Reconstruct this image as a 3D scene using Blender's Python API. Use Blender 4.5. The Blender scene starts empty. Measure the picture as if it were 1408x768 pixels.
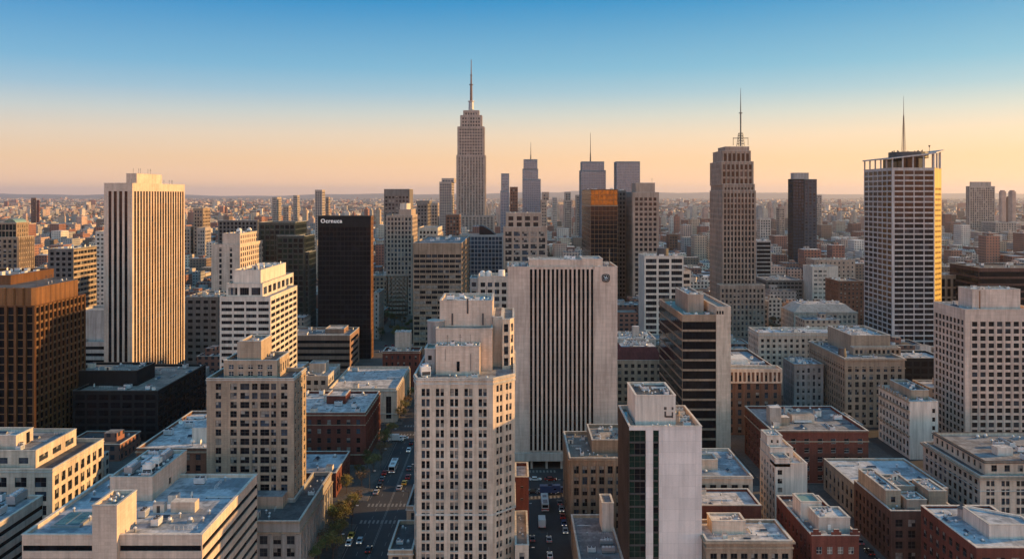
import bpy, math, random
from math import radians as rad, sin, cos, pi
from mathutils import Vector, Matrix
R = random.Random(7)
scene = bpy.context.scene
COL = scene.collection

# ------------------------------------------------------------------ camera, sky, sun, exposure
FPX, CX, HY, CH = 1200.0, 704.0, 268.0, 110.0        # focal length in photo pixels, centre column, horizon row, eye height
cam = bpy.data.cameras.new('camera'); co = bpy.data.objects.new('camera', cam); COL.objects.link(co)
co.location = (0, 0, CH); co.rotation_euler = (pi/2, 0, 0)
cam.sensor_fit = 'HORIZONTAL'; cam.sensor_width = 36; cam.lens = 36*FPX/1408
cam.shift_y = -(384-HY)/1408
cam.clip_start = 1; cam.clip_end = 120000
scene.camera = co

SUN_AZ, SUN_EL = 78.0, 14.5                           # clockwise from the view direction
world = bpy.data.worlds.new('World'); scene.world = world; world.use_nodes = True
nt = world.node_tree; nt.nodes.clear()
wo = nt.nodes.new('ShaderNodeOutputWorld'); bg = nt.nodes.new('ShaderNodeBackground')
sky = nt.nodes.new('ShaderNodeTexSky'); sky.sky_type = 'NISHITA'; sky.sun_disc = False
sky.sun_elevation = rad(SUN_EL); sky.sun_rotation = rad(SUN_AZ)
sky.altitude = 100; sky.air_density = 1.0; sky.dust_density = 1.6; sky.ozone_density = 1.5
tc = nt.nodes.new('ShaderNodeTexCoord'); sp = nt.nodes.new('ShaderNodeSeparateXYZ')
nt.links.new(tc.outputs['Generated'], sp.inputs[0])
ramp = nt.nodes.new('ShaderNodeValToRGB'); nt.links.new(sp.outputs['Z'], ramp.inputs[0])
cr = ramp.color_ramp
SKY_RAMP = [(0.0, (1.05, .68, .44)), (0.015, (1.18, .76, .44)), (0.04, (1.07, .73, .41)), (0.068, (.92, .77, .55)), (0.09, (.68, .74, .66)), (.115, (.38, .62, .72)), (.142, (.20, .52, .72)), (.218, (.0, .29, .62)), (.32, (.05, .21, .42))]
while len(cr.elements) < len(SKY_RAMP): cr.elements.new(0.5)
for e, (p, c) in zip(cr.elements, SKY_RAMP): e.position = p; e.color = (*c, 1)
# the twilight band is a little redder and dimmer on the side away from the sun
mx = nt.nodes.new('ShaderNodeMix'); mx.data_type = 'RGBA'; mx.blend_type = 'MIX'; mx.inputs[0].default_value = .9
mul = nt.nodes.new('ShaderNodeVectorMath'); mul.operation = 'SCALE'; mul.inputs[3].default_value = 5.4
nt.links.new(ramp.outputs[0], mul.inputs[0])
side = nt.nodes.new('ShaderNodeMapRange'); side.inputs[1].default_value = -.6; side.inputs[2].default_value = .6
side.inputs[3].default_value = 0; side.inputs[4].default_value = 1; nt.links.new(sp.outputs['X'], side.inputs[0])
tint = nt.nodes.new('ShaderNodeMix'); tint.data_type = 'RGBA'
tint.inputs[6].default_value = (.88, .86, .95, 1); tint.inputs[7].default_value = (1.15, 1.03, .94, 1)
nt.links.new(side.outputs[0], tint.inputs[0])
mt = nt.nodes.new('ShaderNodeMix'); mt.data_type = 'RGBA'; mt.blend_type = 'MULTIPLY'; mt.inputs[0].default_value = 1
nt.links.new(mul.outputs[0], mt.inputs[6])
# unseen sky behind the viewer: arch tint is added to brighten the fronts
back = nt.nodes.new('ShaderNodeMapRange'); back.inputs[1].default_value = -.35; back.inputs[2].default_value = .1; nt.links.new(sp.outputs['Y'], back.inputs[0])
front_fill = nt.nodes.new('ShaderNodeMix'); front_fill.data_type = 'RGBA'; front_fill.inputs[6].default_value = (5.9, 3.55, 2.6, 1); front_fill.inputs[7].default_value = (1, 1, 1, 1); nt.links.new(back.outputs[0], front_fill.inputs[0])
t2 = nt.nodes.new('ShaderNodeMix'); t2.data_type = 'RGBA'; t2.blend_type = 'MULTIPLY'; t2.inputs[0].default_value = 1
nt.links.new(tint.outputs[2], t2.inputs[6]); nt.links.new(front_fill.outputs[2], t2.inputs[7]); nt.links.new(t2.outputs[2], mt.inputs[7])
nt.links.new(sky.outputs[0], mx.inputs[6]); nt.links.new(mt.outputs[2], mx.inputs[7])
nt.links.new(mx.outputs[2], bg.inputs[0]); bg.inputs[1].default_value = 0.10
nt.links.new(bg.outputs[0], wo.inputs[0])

sl = bpy.data.lights.new('sun', 'SUN'); sl.energy = 4.4; sl.angle = rad(1.0); sl.color = (1.0, .57, .20)
so = bpy.data.objects.new('sun', sl); COL.objects.link(so); so.location = (3000, 800, 900)
sd = Vector((sin(rad(SUN_AZ))*cos(rad(SUN_EL)), cos(rad(SUN_AZ))*cos(rad(SUN_EL)), sin(rad(SUN_EL))))
so.rotation_euler = (-sd).to_track_quat('-Z', 'Y').to_euler()
vs = scene.view_settings; scene.display_settings.display_device = 'sRGB'
vs.view_transform = 'Standard'; vs.look = 'None'; vs.exposure = 0.90; vs.gamma = 1; vs.use_curve_mapping = False
scene.cycles.use_denoising = True; scene.cycles.max_bounces = 6; scene.cycles.diffuse_bounces = 3
scene.cycles.glossy_bounces = 3; scene.cycles.volume_bounces = 0; scene.cycles.transmission_bounces = 2
scene.render.film_transparent = False

# ------------------------------------------------------------------ materials
MATS = {}
def newmat(name):
    m = bpy.data.materials.new(name); m.use_nodes = True
    n = m.node_tree; n.nodes.clear()
    o = n.nodes.new('ShaderNodeOutputMaterial'); b = n.nodes.new('ShaderNodeBsdfPrincipled')
    n.links.new(b.outputs[0], o.inputs[0]); MATS[name] = m
    return m, n, b
def node(n, t, **k):
    x = n.nodes.new(t)
    for a, v in k.items(): setattr(x, a, v)
    return x
def noise(n, vec, scale, detail=3, rough=.55):
    x = node(n, 'ShaderNodeTexNoise'); x.inputs['Scale'].default_value = scale; x.inputs['Detail'].default_value = detail
    x.inputs['Roughness'].default_value = rough; n.links.new(vec, x.inputs['Vector']); return x.outputs['Fac']
def maprange(n, v, a, b, c, d):
    x = node(n, 'ShaderNodeMapRange'); n.links.new(v, x.inputs[0])
    for i, q in enumerate((a, b, c, d)): x.inputs[i+1].default_value = q
    return x.outputs[0]
def math_(n, op, a, b):
    x = node(n, 'ShaderNodeMath', operation=op)
    for i, q in enumerate((a, b)):
        if isinstance(q, (int, float)): x.inputs[i].default_value = q
        else: n.links.new(q, x.inputs[i])
    return x.outputs[0]
def mixc(n, f, a, b, mode='MIX'):
    x = node(n, 'ShaderNodeMix', data_type='RGBA', blend_type=mode)
    for i, q in ((0, f), (6, a), (7, b)):
        if isinstance(q, (int, float)): x.inputs[i].default_value = q
        elif isinstance(q, tuple): x.inputs[i].default_value = (*q, 1) if len(q) == 3 else q
        else: n.links.new(q, x.inputs[i])
    return x.outputs[2]
def scaled(n, vec, s):
    x = node(n, 'ShaderNodeMapping'); n.links.new(vec, x.inputs[0]); x.inputs['Scale'].default_value = s; return x.outputs[0]

def wallmat(name, col, kind='stone', var=.22, pw=1.5, ph=.8, rough=.88, line=.8, stain=.25):
    """masonry or panel wall: large mottling, rain streaks, fine grain, joints laid out in metres (UV)"""
    m, n, b = newmat(name)
    geo = node(n, 'ShaderNodeNewGeometry').outputs['Position']; uv = node(n, 'ShaderNodeTexCoord').outputs['UV']
    big = maprange(n, noise(n, geo, .09, 3), .3, .7, 1-var, 1+var*.6)
    streak = maprange(n, noise(n, scaled(n, geo, (.9, .9, .06)), 1.0, 4, .6), .38, .68, 1.08, 1-stain*1.1)
    fine = maprange(n, noise(n, geo, 2.2, 4, .7), .3, .7, 1-var*.5, 1+var*.4)
    f = math_(n, 'MULTIPLY', math_(n, 'MULTIPLY', big, streak), fine)
    c = mixc(n, 1.0, (*col, 1), f, 'MULTIPLY')
    if kind in ('panel', 'brick', 'ribbed'):
        br = node(n, 'ShaderNodeTexBrick'); n.links.new(uv, br.inputs['Vector']); br.inputs['Scale'].default_value = 1
        br.offset = .5 if kind == 'brick' else 0
        br.inputs['Brick Width'].default_value = pw; br.inputs['Row Height'].default_value = ph
        br.inputs['Mortar Size'].default_value = .035 if kind == 'panel' else .02
        br.inputs['Color1'].default_value = (1, 1, 1, 1); br.inputs['Color2'].default_value = (.86, .86, .86, 1)
        br.inputs['Mortar'].default_value = (line, line, line, 1); br.inputs['Bias'].default_value = -.2
        c = mixc(n, 1.0, c, br.outputs['Color'], 'MULTIPLY')
    n.links.new(c, b.inputs['Base Color']); b.inputs['Roughness'].default_value = rough; b.inputs['Specular IOR Level'].default_value = .2
    bm = node(n, 'ShaderNodeBump'); bm.inputs['Strength'].default_value = .25; bm.inputs['Distance'].default_value = .1
    n.links.new(noise(n, geo, 3.0, 4, .7), bm.inputs['Height']); n.links.new(bm.outputs[0], b.inputs['Normal'])
    return m
def roofmat(name, a, c2, sc=.16, rough=.8):
    m, n, b = newmat(name)
    geo = node(n, 'ShaderNodeNewGeometry').outputs['Position']
    p = maprange(n, noise(n, geo, sc, 7, .72), .46, .56, 0, 1)
    c = mixc(n, p, a, c2)
    sm = maprange(n, noise(n, scaled(n, geo, (1, .25, 1)), .9, 5, .7), .3, .7, .72, 1.15)
    c = mixc(n, 1.0, c, sm, 'MULTIPLY')
    br = node(n, 'ShaderNodeTexBrick'); n.links.new(geo, br.inputs['Vector']); br.inputs['Scale'].default_value = 1
    br.inputs['Brick Width'].default_value = 9; br.inputs['Row Height'].default_value = 1.9; br.inputs['Mortar Size'].default_value = .05
    br.inputs['Color1'].default_value = (1, 1, 1, 1); br.inputs['Color2'].default_value = (.84, .84, .86, 1); br.inputs['Mortar'].default_value = (.6, .6, .6, 1)
    c = mixc(n, 1.0, c, br.outputs['Color'], 'MULTIPLY')
    n.links.new(c, b.inputs['Base Color']); b.inputs['Roughness'].default_value = rough
    return m
def flat(name, col, rough=.6, metal=0, var=.15, sc=.8):
    m, n, b = newmat(name)
    geo = node(n, 'ShaderNodeNewGeometry').outputs['Position']
    f = maprange(n, noise(n, geo, sc, 4, .65), .3, .7, 1-var, 1+var)
    n.links.new(mixc(n, 1.0, (*col, 1), f, 'MULTIPLY'), b.inputs['Base Color'])
    b.inputs['Roughness'].default_value = rough; b.inputs['Metallic'].default_value = metal
    return m
def glass(name, col, rough=.1, metal=0.0, ior=1.5, wav=.12, sc=.35, spec=.3):
    m, n, b = newmat(name)
    geo = node(n, 'ShaderNodeNewGeometry').outputs['Position']
    f = maprange(n, noise(n, geo, .45, 3, .7), .3, .7, .5, 1.6)
    n.links.new(mixc(n, 1.0, (*col, 1), f, 'MULTIPLY'), b.inputs['Base Color'])
    b.inputs['Roughness'].default_value = rough; b.inputs['Metallic'].default_value = metal; b.inputs['IOR'].default_value = ior; b.inputs['Specular IOR Level'].default_value = spec
    bm = node(n, 'ShaderNodeBump'); bm.inputs['Strength'].default_value = wav; bm.inputs['Distance'].default_value = .25
    n.links.new(noise(n, geo, sc, 2), bm.inputs['Height']); n.links.new(bm.outputs[0], b.inputs['Normal'])
    return m
def facademat(name, col, gcol=(.03, .035, .045), pw=3.4, ph=3.3, wf=.5, hf=.5, tint=False):
    """far walls: rows of windows too small to model, laid out in metres"""
    m, n, b = newmat(name)
    uv = node(n, 'ShaderNodeTexCoord').outputs['UV']; geo = node(n, 'ShaderNodeNewGeometry')
    s = node(n, 'ShaderNodeSeparateXYZ'); n.links.new(uv, s.inputs[0])
    def cell(v, p, w):
        fr = math_(n, 'FRACT', math_(n, 'DIVIDE', v, p), 0); return math_(n, 'LESS_THAN', math_(n, 'ABSOLUTE', math_(n, 'SUBTRACT', fr, .5), 0), w/2)
    mask = math_(n, 'MULTIPLY', cell(s.outputs[0], pw, wf), cell(s.outputs[1], ph, hf))
    sn = node(n, 'ShaderNodeSeparateXYZ'); n.links.new(geo.outputs['Normal'], sn.inputs[0])
    mask = math_(n, 'MULTIPLY', mask, math_(n, 'LESS_THAN', math_(n, 'ABSOLUTE', sn.outputs[2], 0), .5))
    f = maprange(n, noise(n, geo.outputs['Position'], .05, 4, .6), .3, .7, .78, 1.18)
    base = (*col, 1)
    if tint:
        at = node(n, 'ShaderNodeAttribute'); at.attribute_name = 'tint'; base = at.outputs['Color']
    c = mixc(n, 1.0, base, f, 'MULTIPLY')
    c = mixc(n, mask, c, gcol)
    n.links.new(c, b.inputs['Base Color']); b.inputs['Roughness'].default_value = .8
    n.links.new(maprange(n, mask, 0, 1, .85, .25), b.inputs['Roughness'])
    return m

# walls
wallmat('fascia_black', (.012, .012, .014), 'stone', .2, rough=.85)
wallmat('stone_cream', (.56, .45, .36), 'panel', .16, 2.2, 1.1, line=.85)
wallmat('stone_pink', (.56, .44, .36), 'panel', .15, 1.4, .8, line=.82, stain=.18)
wallmat('stone_tan', (.36, .275, .205), 'panel', .2, 1.6, .7, line=.8)
wallmat('stone_brown', (.30, .22, .16), 'brick', .22, .9, .5)
wallmat('stone_grey', (.30, .28, .27), 'stone', .2)
wallmat('stone_dark', (.16, .14, .13), 'stone', .2)
wallmat('concrete_white', (.58, .50, .43), 'panel', .13, 3.0, 3.2, line=.85, stain=.2)
wallmat('concrete_pale', (.46, .40, .355), 'panel', .15, 2.4, 3.2, line=.85)
wallmat('concrete_warm', (.36, .275, .22), 'stone', .18)
wallmat('brick_red', (.14, .045, .034), 'brick', .25, .8, .4, line=1.3)
wallmat('panel_white', (.66, .575, .54), 'panel', .10, 4.4, 3.0, line=.74, stain=.10)
wallmat('brick_brown', (.16, .085, .06), 'brick', .25, .8, .4, line=1.2)
wallmat('brick_dark', (.10, .055, .045), 'brick', .25, .8, .4, line=1.2)
wallmat('bronze_panel', (.12, .055, .024), 'panel', .18, 3.0, 3.4, rough=.45, line=.7)
wallmat('bronze_band', (.19, .09, .038), 'panel', .3, 3.0, 1.7, rough=.5)
wallmat('black_panel', (.014, .014, .016), 'panel', .25, 3.0, 3.4, rough=.8, line=.5)
wallmat('green_panel', (.045, .055, .052), 'panel', .2, 3.0, 3.4, rough=.4)
wallmat('tower_grey', (.36, .30, .26), 'stone', .16, stain=.3)
wallmat('tower_brown', (.33, .25, .20), 'stone', .2, stain=.3)
wallmat('mullion_grey', (.40, .38, .38), 'stone', .1, rough=.5)
wallmat('mullion_sunlit', (.60, .38, .08), 'stone', .12, rough=.4)  # gold of low sun on the canopy tower chamfer, put into the colour
wallmat('panel_pink', (.56, .44, .37), 'panel', .14, 2.2, 1.5, line=.72, stain=.22)
wallmat('slat_brown', (.10, .065, .05), 'ribbed', .3, .5, 9, line=.4)
wallmat('mullion_blue', (.16, .185, .215), 'stone', .1)
wallmat('slate_panel', (.055, .065, .08), 'stone', .15)
wallmat('stone_russet', (.25, .15, .11), 'stone', .18)
wallmat('maroon', (.10, .03, .03), 'stone', .25)
wallmat('coping', (.50, .47, .43), 'panel', .15, 2.5, 1, line=.7)
wallmat('coping_dark', (.10, .09, .085), 'stone', .2)
wallmat('stucco_white', (.60, .53, .47), 'stone', .12, stain=.3)
# roofs
roofmat('roof_light', (.56, .55, .56), (.30, .30, .31), .3)
roofmat('roof_gravel', (.21, .185, .16), (.16, .14, .125), .5)
roofmat('roof_grey', (.24, .245, .26), (.13, .13, .14))
roofmat('roof_dark', (.10, .10, .105), (.055, .055, .06))
roofmat('roof_tan', (.34, .29, .25), (.20, .18, .165))
roofmat('roof_blue', (.48, .50, .54), (.20, .22, .25), .07)
# metals and glass
flat('metal_light', (.55, .56, .58), .45, .3); flat('metal_grey', (.28, .28, .29), .5, .4); flat('metal_dark', (.05, .05, .055), .5, .3)
flat('metal_rust', (.22, .11, .06), .7, .1); flat('tank_white', (.62, .60, .57), .5); flat('antenna_red', (.10, .055, .05), .6)
flat('copper_green', (.16, .26, .24), .6)
glass('glass_dark', (.010, .011, .015), spec=.12); glass('glass_mid', (.028, .033, .043), .12, spec=.2); glass('glass_blue', (.04, .055, .08), .08, .12, spec=.2)
glass('glass_blind', (.20, .185, .17), .25, wav=.05); glass('glass_black', (.005, .006, .009), .06, spec=.13)
glass('glass_navy', (.022, .036, .060), .1, spec=.1)
glass('glass_amber', (.17, .08, .014), .25, .6); glass('glass_green', (.008, .022, .018), .08, spec=.15); glass('glass_sky', (.08, .125, .19), .2, .3, wav=.03)  # first glass has a gold sunset reflection put into its colour
glass('glass_teal', (.06, .13, .13), .12, .3); glass('glass_bronze', (.07, .035, .015), .12, .35)
flat('frame_white', (.50, .48, .45), .6); flat('frame_dark', (.06, .055, .05), .5); flat('frame_bronze', (.13, .07, .03), .5)
flat('sign_white', (.85, .83, .80), .5, 0, .02)
flat('interior', (.02, .02, .02), .9)

# ------------------------------------------------------------------ mesh building
class MB:
    def __init__(s): s.v = []; s.f = []; s.m = []; s.uv = []; s.mats = []
    def mi(s, name):
        if name not in s.mats: s.mats.append(name)
        return s.mats.index(name)
    def face(s, pts, mat, uv=None):
        i = len(s.v); s.v.extend(pts); s.f.append(tuple(range(i, i+len(pts)))); s.m.append(s.mi(mat))
        s.uv.extend(uv if uv else [(p[0]+p[1], p[2]) for p in pts])
    def wq(s, A, d, n_, u0, u1, z0, z1, mat, off=0):
        """vertical wall quad on the line A + u*d pushed by off along the outward normal"""
        if u1-u0 < 1e-4 or z1-z0 < 1e-4: return
        ax, ay = A[0]+n_[0]*off, A[1]+n_[1]*off
        p = lambda u, z: (ax+d[0]*u, ay+d[1]*u, z)
        s.face([p(u0, z0), p(u1, z0), p(u1, z1), p(u0, z1)], mat, [(u0, z0), (u1, z0), (u1, z1), (u0, z1)])
    def box(s, x0, x1, y0, y1, z0, z1, mat, top=None, bottom=True):
        P = [(x0, y0), (x1, y0), (x1, y1), (x0, y1)]
        s.prism(P, z0, z1, mat, top or mat, bottom)
    def prism(s, P, z0, z1, mat, top=None, bottom=True):
        n = len(P)
        for i in range(n):
            a, b = P[i], P[(i+1) % n]; L = math.hypot(b[0]-a[0], b[1]-a[1])
            s.face([(a[0], a[1], z0), (b[0], b[1], z0), (b[0], b[1], z1), (a[0], a[1], z1)], mat, [(0, z0), (L, z0), (L, z1), (0, z1)])
        s.face([(p[0], p[1], z1) for p in P], top or mat, [(p[0], p[1]) for p in P])
        if bottom: s.face([(p[0], p[1], z0) for p in reversed(P)], mat, [(p[0], p[1]) for p in reversed(P)])
    def ring(s, P, out, z0, z1, mat, inn=0):
        """belt course or coping: a band that stands out from polygon P by out and reaches inn inside it"""
        A, B = inset(P, -out), inset(P, inn); n = len(P)
        for i in range(n):
            j = (i+1) % n; a, b, c, d = A[i], A[j], B[j], B[i]
            L = math.hypot(b[0]-a[0], b[1]-a[1])
            s.face([(*a, z0), (*b, z0), (*b, z1), (*a, z1)], mat, [(0, z0), (L, z0), (L, z1), (0, z1)])
            s.face([(*a, z1), (*b, z1), (*c, z1), (*d, z1)], mat, [(0, 0), (L, 0), (L, .5), (0, .5)])
            s.face([(*d, z0), (*c, z0), (*b, z0), (*a, z0)], mat, [(0, 0), (L, 0), (L, .5), (0, .5)])
            if inn > 0: s.face([(*c, z0), (*d, z0), (*d, z1), (*c, z1)], mat, [(0, z0), (L, z0), (L, z1), (0, z1)])
    def cyl(s, x, y, z0, z1, r, mat, n=10, r2=None):
        r2 = r if r2 is None else r2
        for i in range(n):
            a, b = 2*pi*i/n, 2*pi*(i+1)/n
            q = [(x+r*cos(a), y+r*sin(a), z0), (x+r*cos(b), y+r*sin(b), z0), (x+r2*cos(b), y+r2*sin(b), z1), (x+r2*cos(a), y+r2*sin(a), z1)]
            s.face(q, mat)
        if r2 > .01: s.face([(x+r2*cos(2*pi*i/n), y+r2*sin(2*pi*i/n), z1) for i in range(n)], mat)
    def bar(s, a, b, w, mat):
        a, b = Vector(a), Vector(b); d = (b-a).normalized(); u = d.orthogonal().normalized()*w; v = d.cross(u)
        c = [u+v, v-u, -u-v, u-v]
        for i in range(4):
            j = (i+1) % 4
            s.face([tuple(a+c[i]), tuple(a+c[j]), tuple(b+c[j]), tuple(b+c[i])], mat)
    def mesh(s, name, org=(0, 0)):
        me = bpy.data.meshes.new(name)
        me.from_pydata([(p[0]-org[0], p[1]-org[1], p[2]) for p in s.v], [], s.f)
        for m in s.mats: me.materials.append(MATS[m])
        me.polygons.foreach_set('material_index', s.m)
        l = me.uv_layers.new(name='UVMap'); flatuv = [c for uv in s.uv for c in uv]; l.data.foreach_set('uv', flatuv)
        me.update(); return me
    def obj(s, name, parent=None, org=(0, 0)):
        o = bpy.data.objects.new(name, s.mesh(name, org)); COL.objects.link(o)
        if parent: o.parent = parent
        return o
def inset(P, d):
    n = len(P); out = []
    if abs(d) < 1e-6: return [tuple(p) for p in P]
    for i in range(n):
        a, b, c = P[i-1], P[i], P[(i+1) % n]
        e1 = Vector((b[0]-a[0], b[1]-a[1])).normalized(); e2 = Vector((c[0]-b[0], c[1]-b[1])).normalized()
        n1 = Vector((-e1.y, e1.x)); n2 = Vector((-e2.y, e2.x)); k = n1+n2
        k = k/max(k.dot(k)/2, .15); out.append((b[0]+k.x*d, b[1]+k.y*d))
    return out
def tag(o, label=None, cat=None, group=None, kind=None):
    if label: o['label'] = label
    if cat: o['category'] = cat
    if group: o['group'] = group
    if kind: o['kind'] = kind
    return o
def empty(name, x, y, z=0, rz=0):
    o = bpy.data.objects.new(name, None); COL.objects.link(o); o.location = (x, y, z); o.rotation_euler = (0, 0, rz)
    o.empty_display_size = 1; return o

# ------------------------------------------------------------------ windows
WCACHE = {}
def pane_quads(mb, P, ow, oh, nx, ny, st, rr, base=0.0):
    """one window: panes, outer frame and glazing bars. P(u, z, out) gives a point; out is towards the street"""
    gl, fr, fw = st['glass'], st['frame'], st.get('fw', .07)
    g = rr.choice(gl)
    for i in range(nx):
        for j in range(ny):
            gg = g if rr.random() < .8 else rr.choice(gl)
            if ny == 2 and j == 1 and 'glass_blind' in gl and rr.random() < .28: gg = 'glass_blind'
            a, b, c, d = ow*i/nx, ow*(i+1)/nx, oh*j/ny, oh*(j+1)/ny
            mb.face([P(a, c, 0), P(b, c, 0), P(b, d, 0), P(a, d, 0)], gg, [(a, c), (b, c), (b, d), (a, d)])
    def strip(a, b, c, d):
        mb.face([P(a, c, .05), P(b, c, .05), P(b, d, .05), P(a, d, .05)], fr, [(a, c), (b, c), (b, d), (a, d)])
    if fw > 0:
        strip(0, fw, 0, oh); strip(ow-fw, ow, 0, oh); strip(fw, ow-fw, 0, fw); strip(fw, ow-fw, oh-fw, oh)
        for i in range(1, nx): strip(ow*i/nx-fw/2, ow*i/nx+fw/2, fw, oh-fw)
        for j in range(1, ny):
            for i in range(nx): strip(ow*i/nx+fw/2, ow*(i+1)/nx-fw/2, oh*j/ny-fw/2, oh*j/ny+fw/2)
def window_mesh(ow, oh, nx, ny, stname, st, var):
    k = (round(ow, 2), round(oh, 2), nx, ny, stname, var)
    if k not in WCACHE:
        mb = MB(); pane_quads(mb, lambda u, z, o: (u-ow/2, -o, z), ow, oh, nx, ny, st, random.Random(str(k)))
        WCACHE[k] = mb.mesh('window')
    return WCACHE[k]
WST = {
 'std': dict(glass=['glass_dark']*5+['glass_mid']*3+['glass_blue', 'glass_blind'], frame='frame_dark'),
 'res': dict(glass=['glass_dark']*4+['glass_mid']*3+['glass_blue']*1+['glass_blind']*2, frame='frame_white', fw=.08),
 'blk': dict(glass=['glass_black']*8+['glass_dark'], frame='black_panel', fw=.06),
 'blkb': dict(glass=['glass_black']*34+['glass_bronze'], frame='frame_dark', fw=.06),
 'office': dict(glass=['glass_dark']*7+['glass_mid']*2+['glass_blue']+['glass_blind'], frame='frame_dark', fw=.08),
 'apt': dict(glass=['glass_black']*4+['glass_dark']*4+['glass_mid']+['glass_blind']*2+['glass_blue'], frame='frame_dark', fw=.08),
 'amber': dict(glass=['glass_amber']*1, frame='frame_bronze', fw=.1),  # gold panes with the sunset glow painted in
 'bronze': dict(glass=['glass_black']*3+['glass_bronze']*3, frame='frame_bronze', fw=.1),
 'green': dict(glass=['glass_green']*5+['glass_black']*3, frame='frame_dark', fw=.08),
 'dk': dict(glass=['glass_black']*5+['glass_dark']*5+['glass_mid'], frame='frame_dark', fw=.08),
 'sky': dict(glass=['glass_sky'], frame='metal_grey', fw=.12),
 'navy': dict(glass=['glass_navy']*4+['glass_dark']*1, frame='frame_dark', fw=.1),
}

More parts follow.
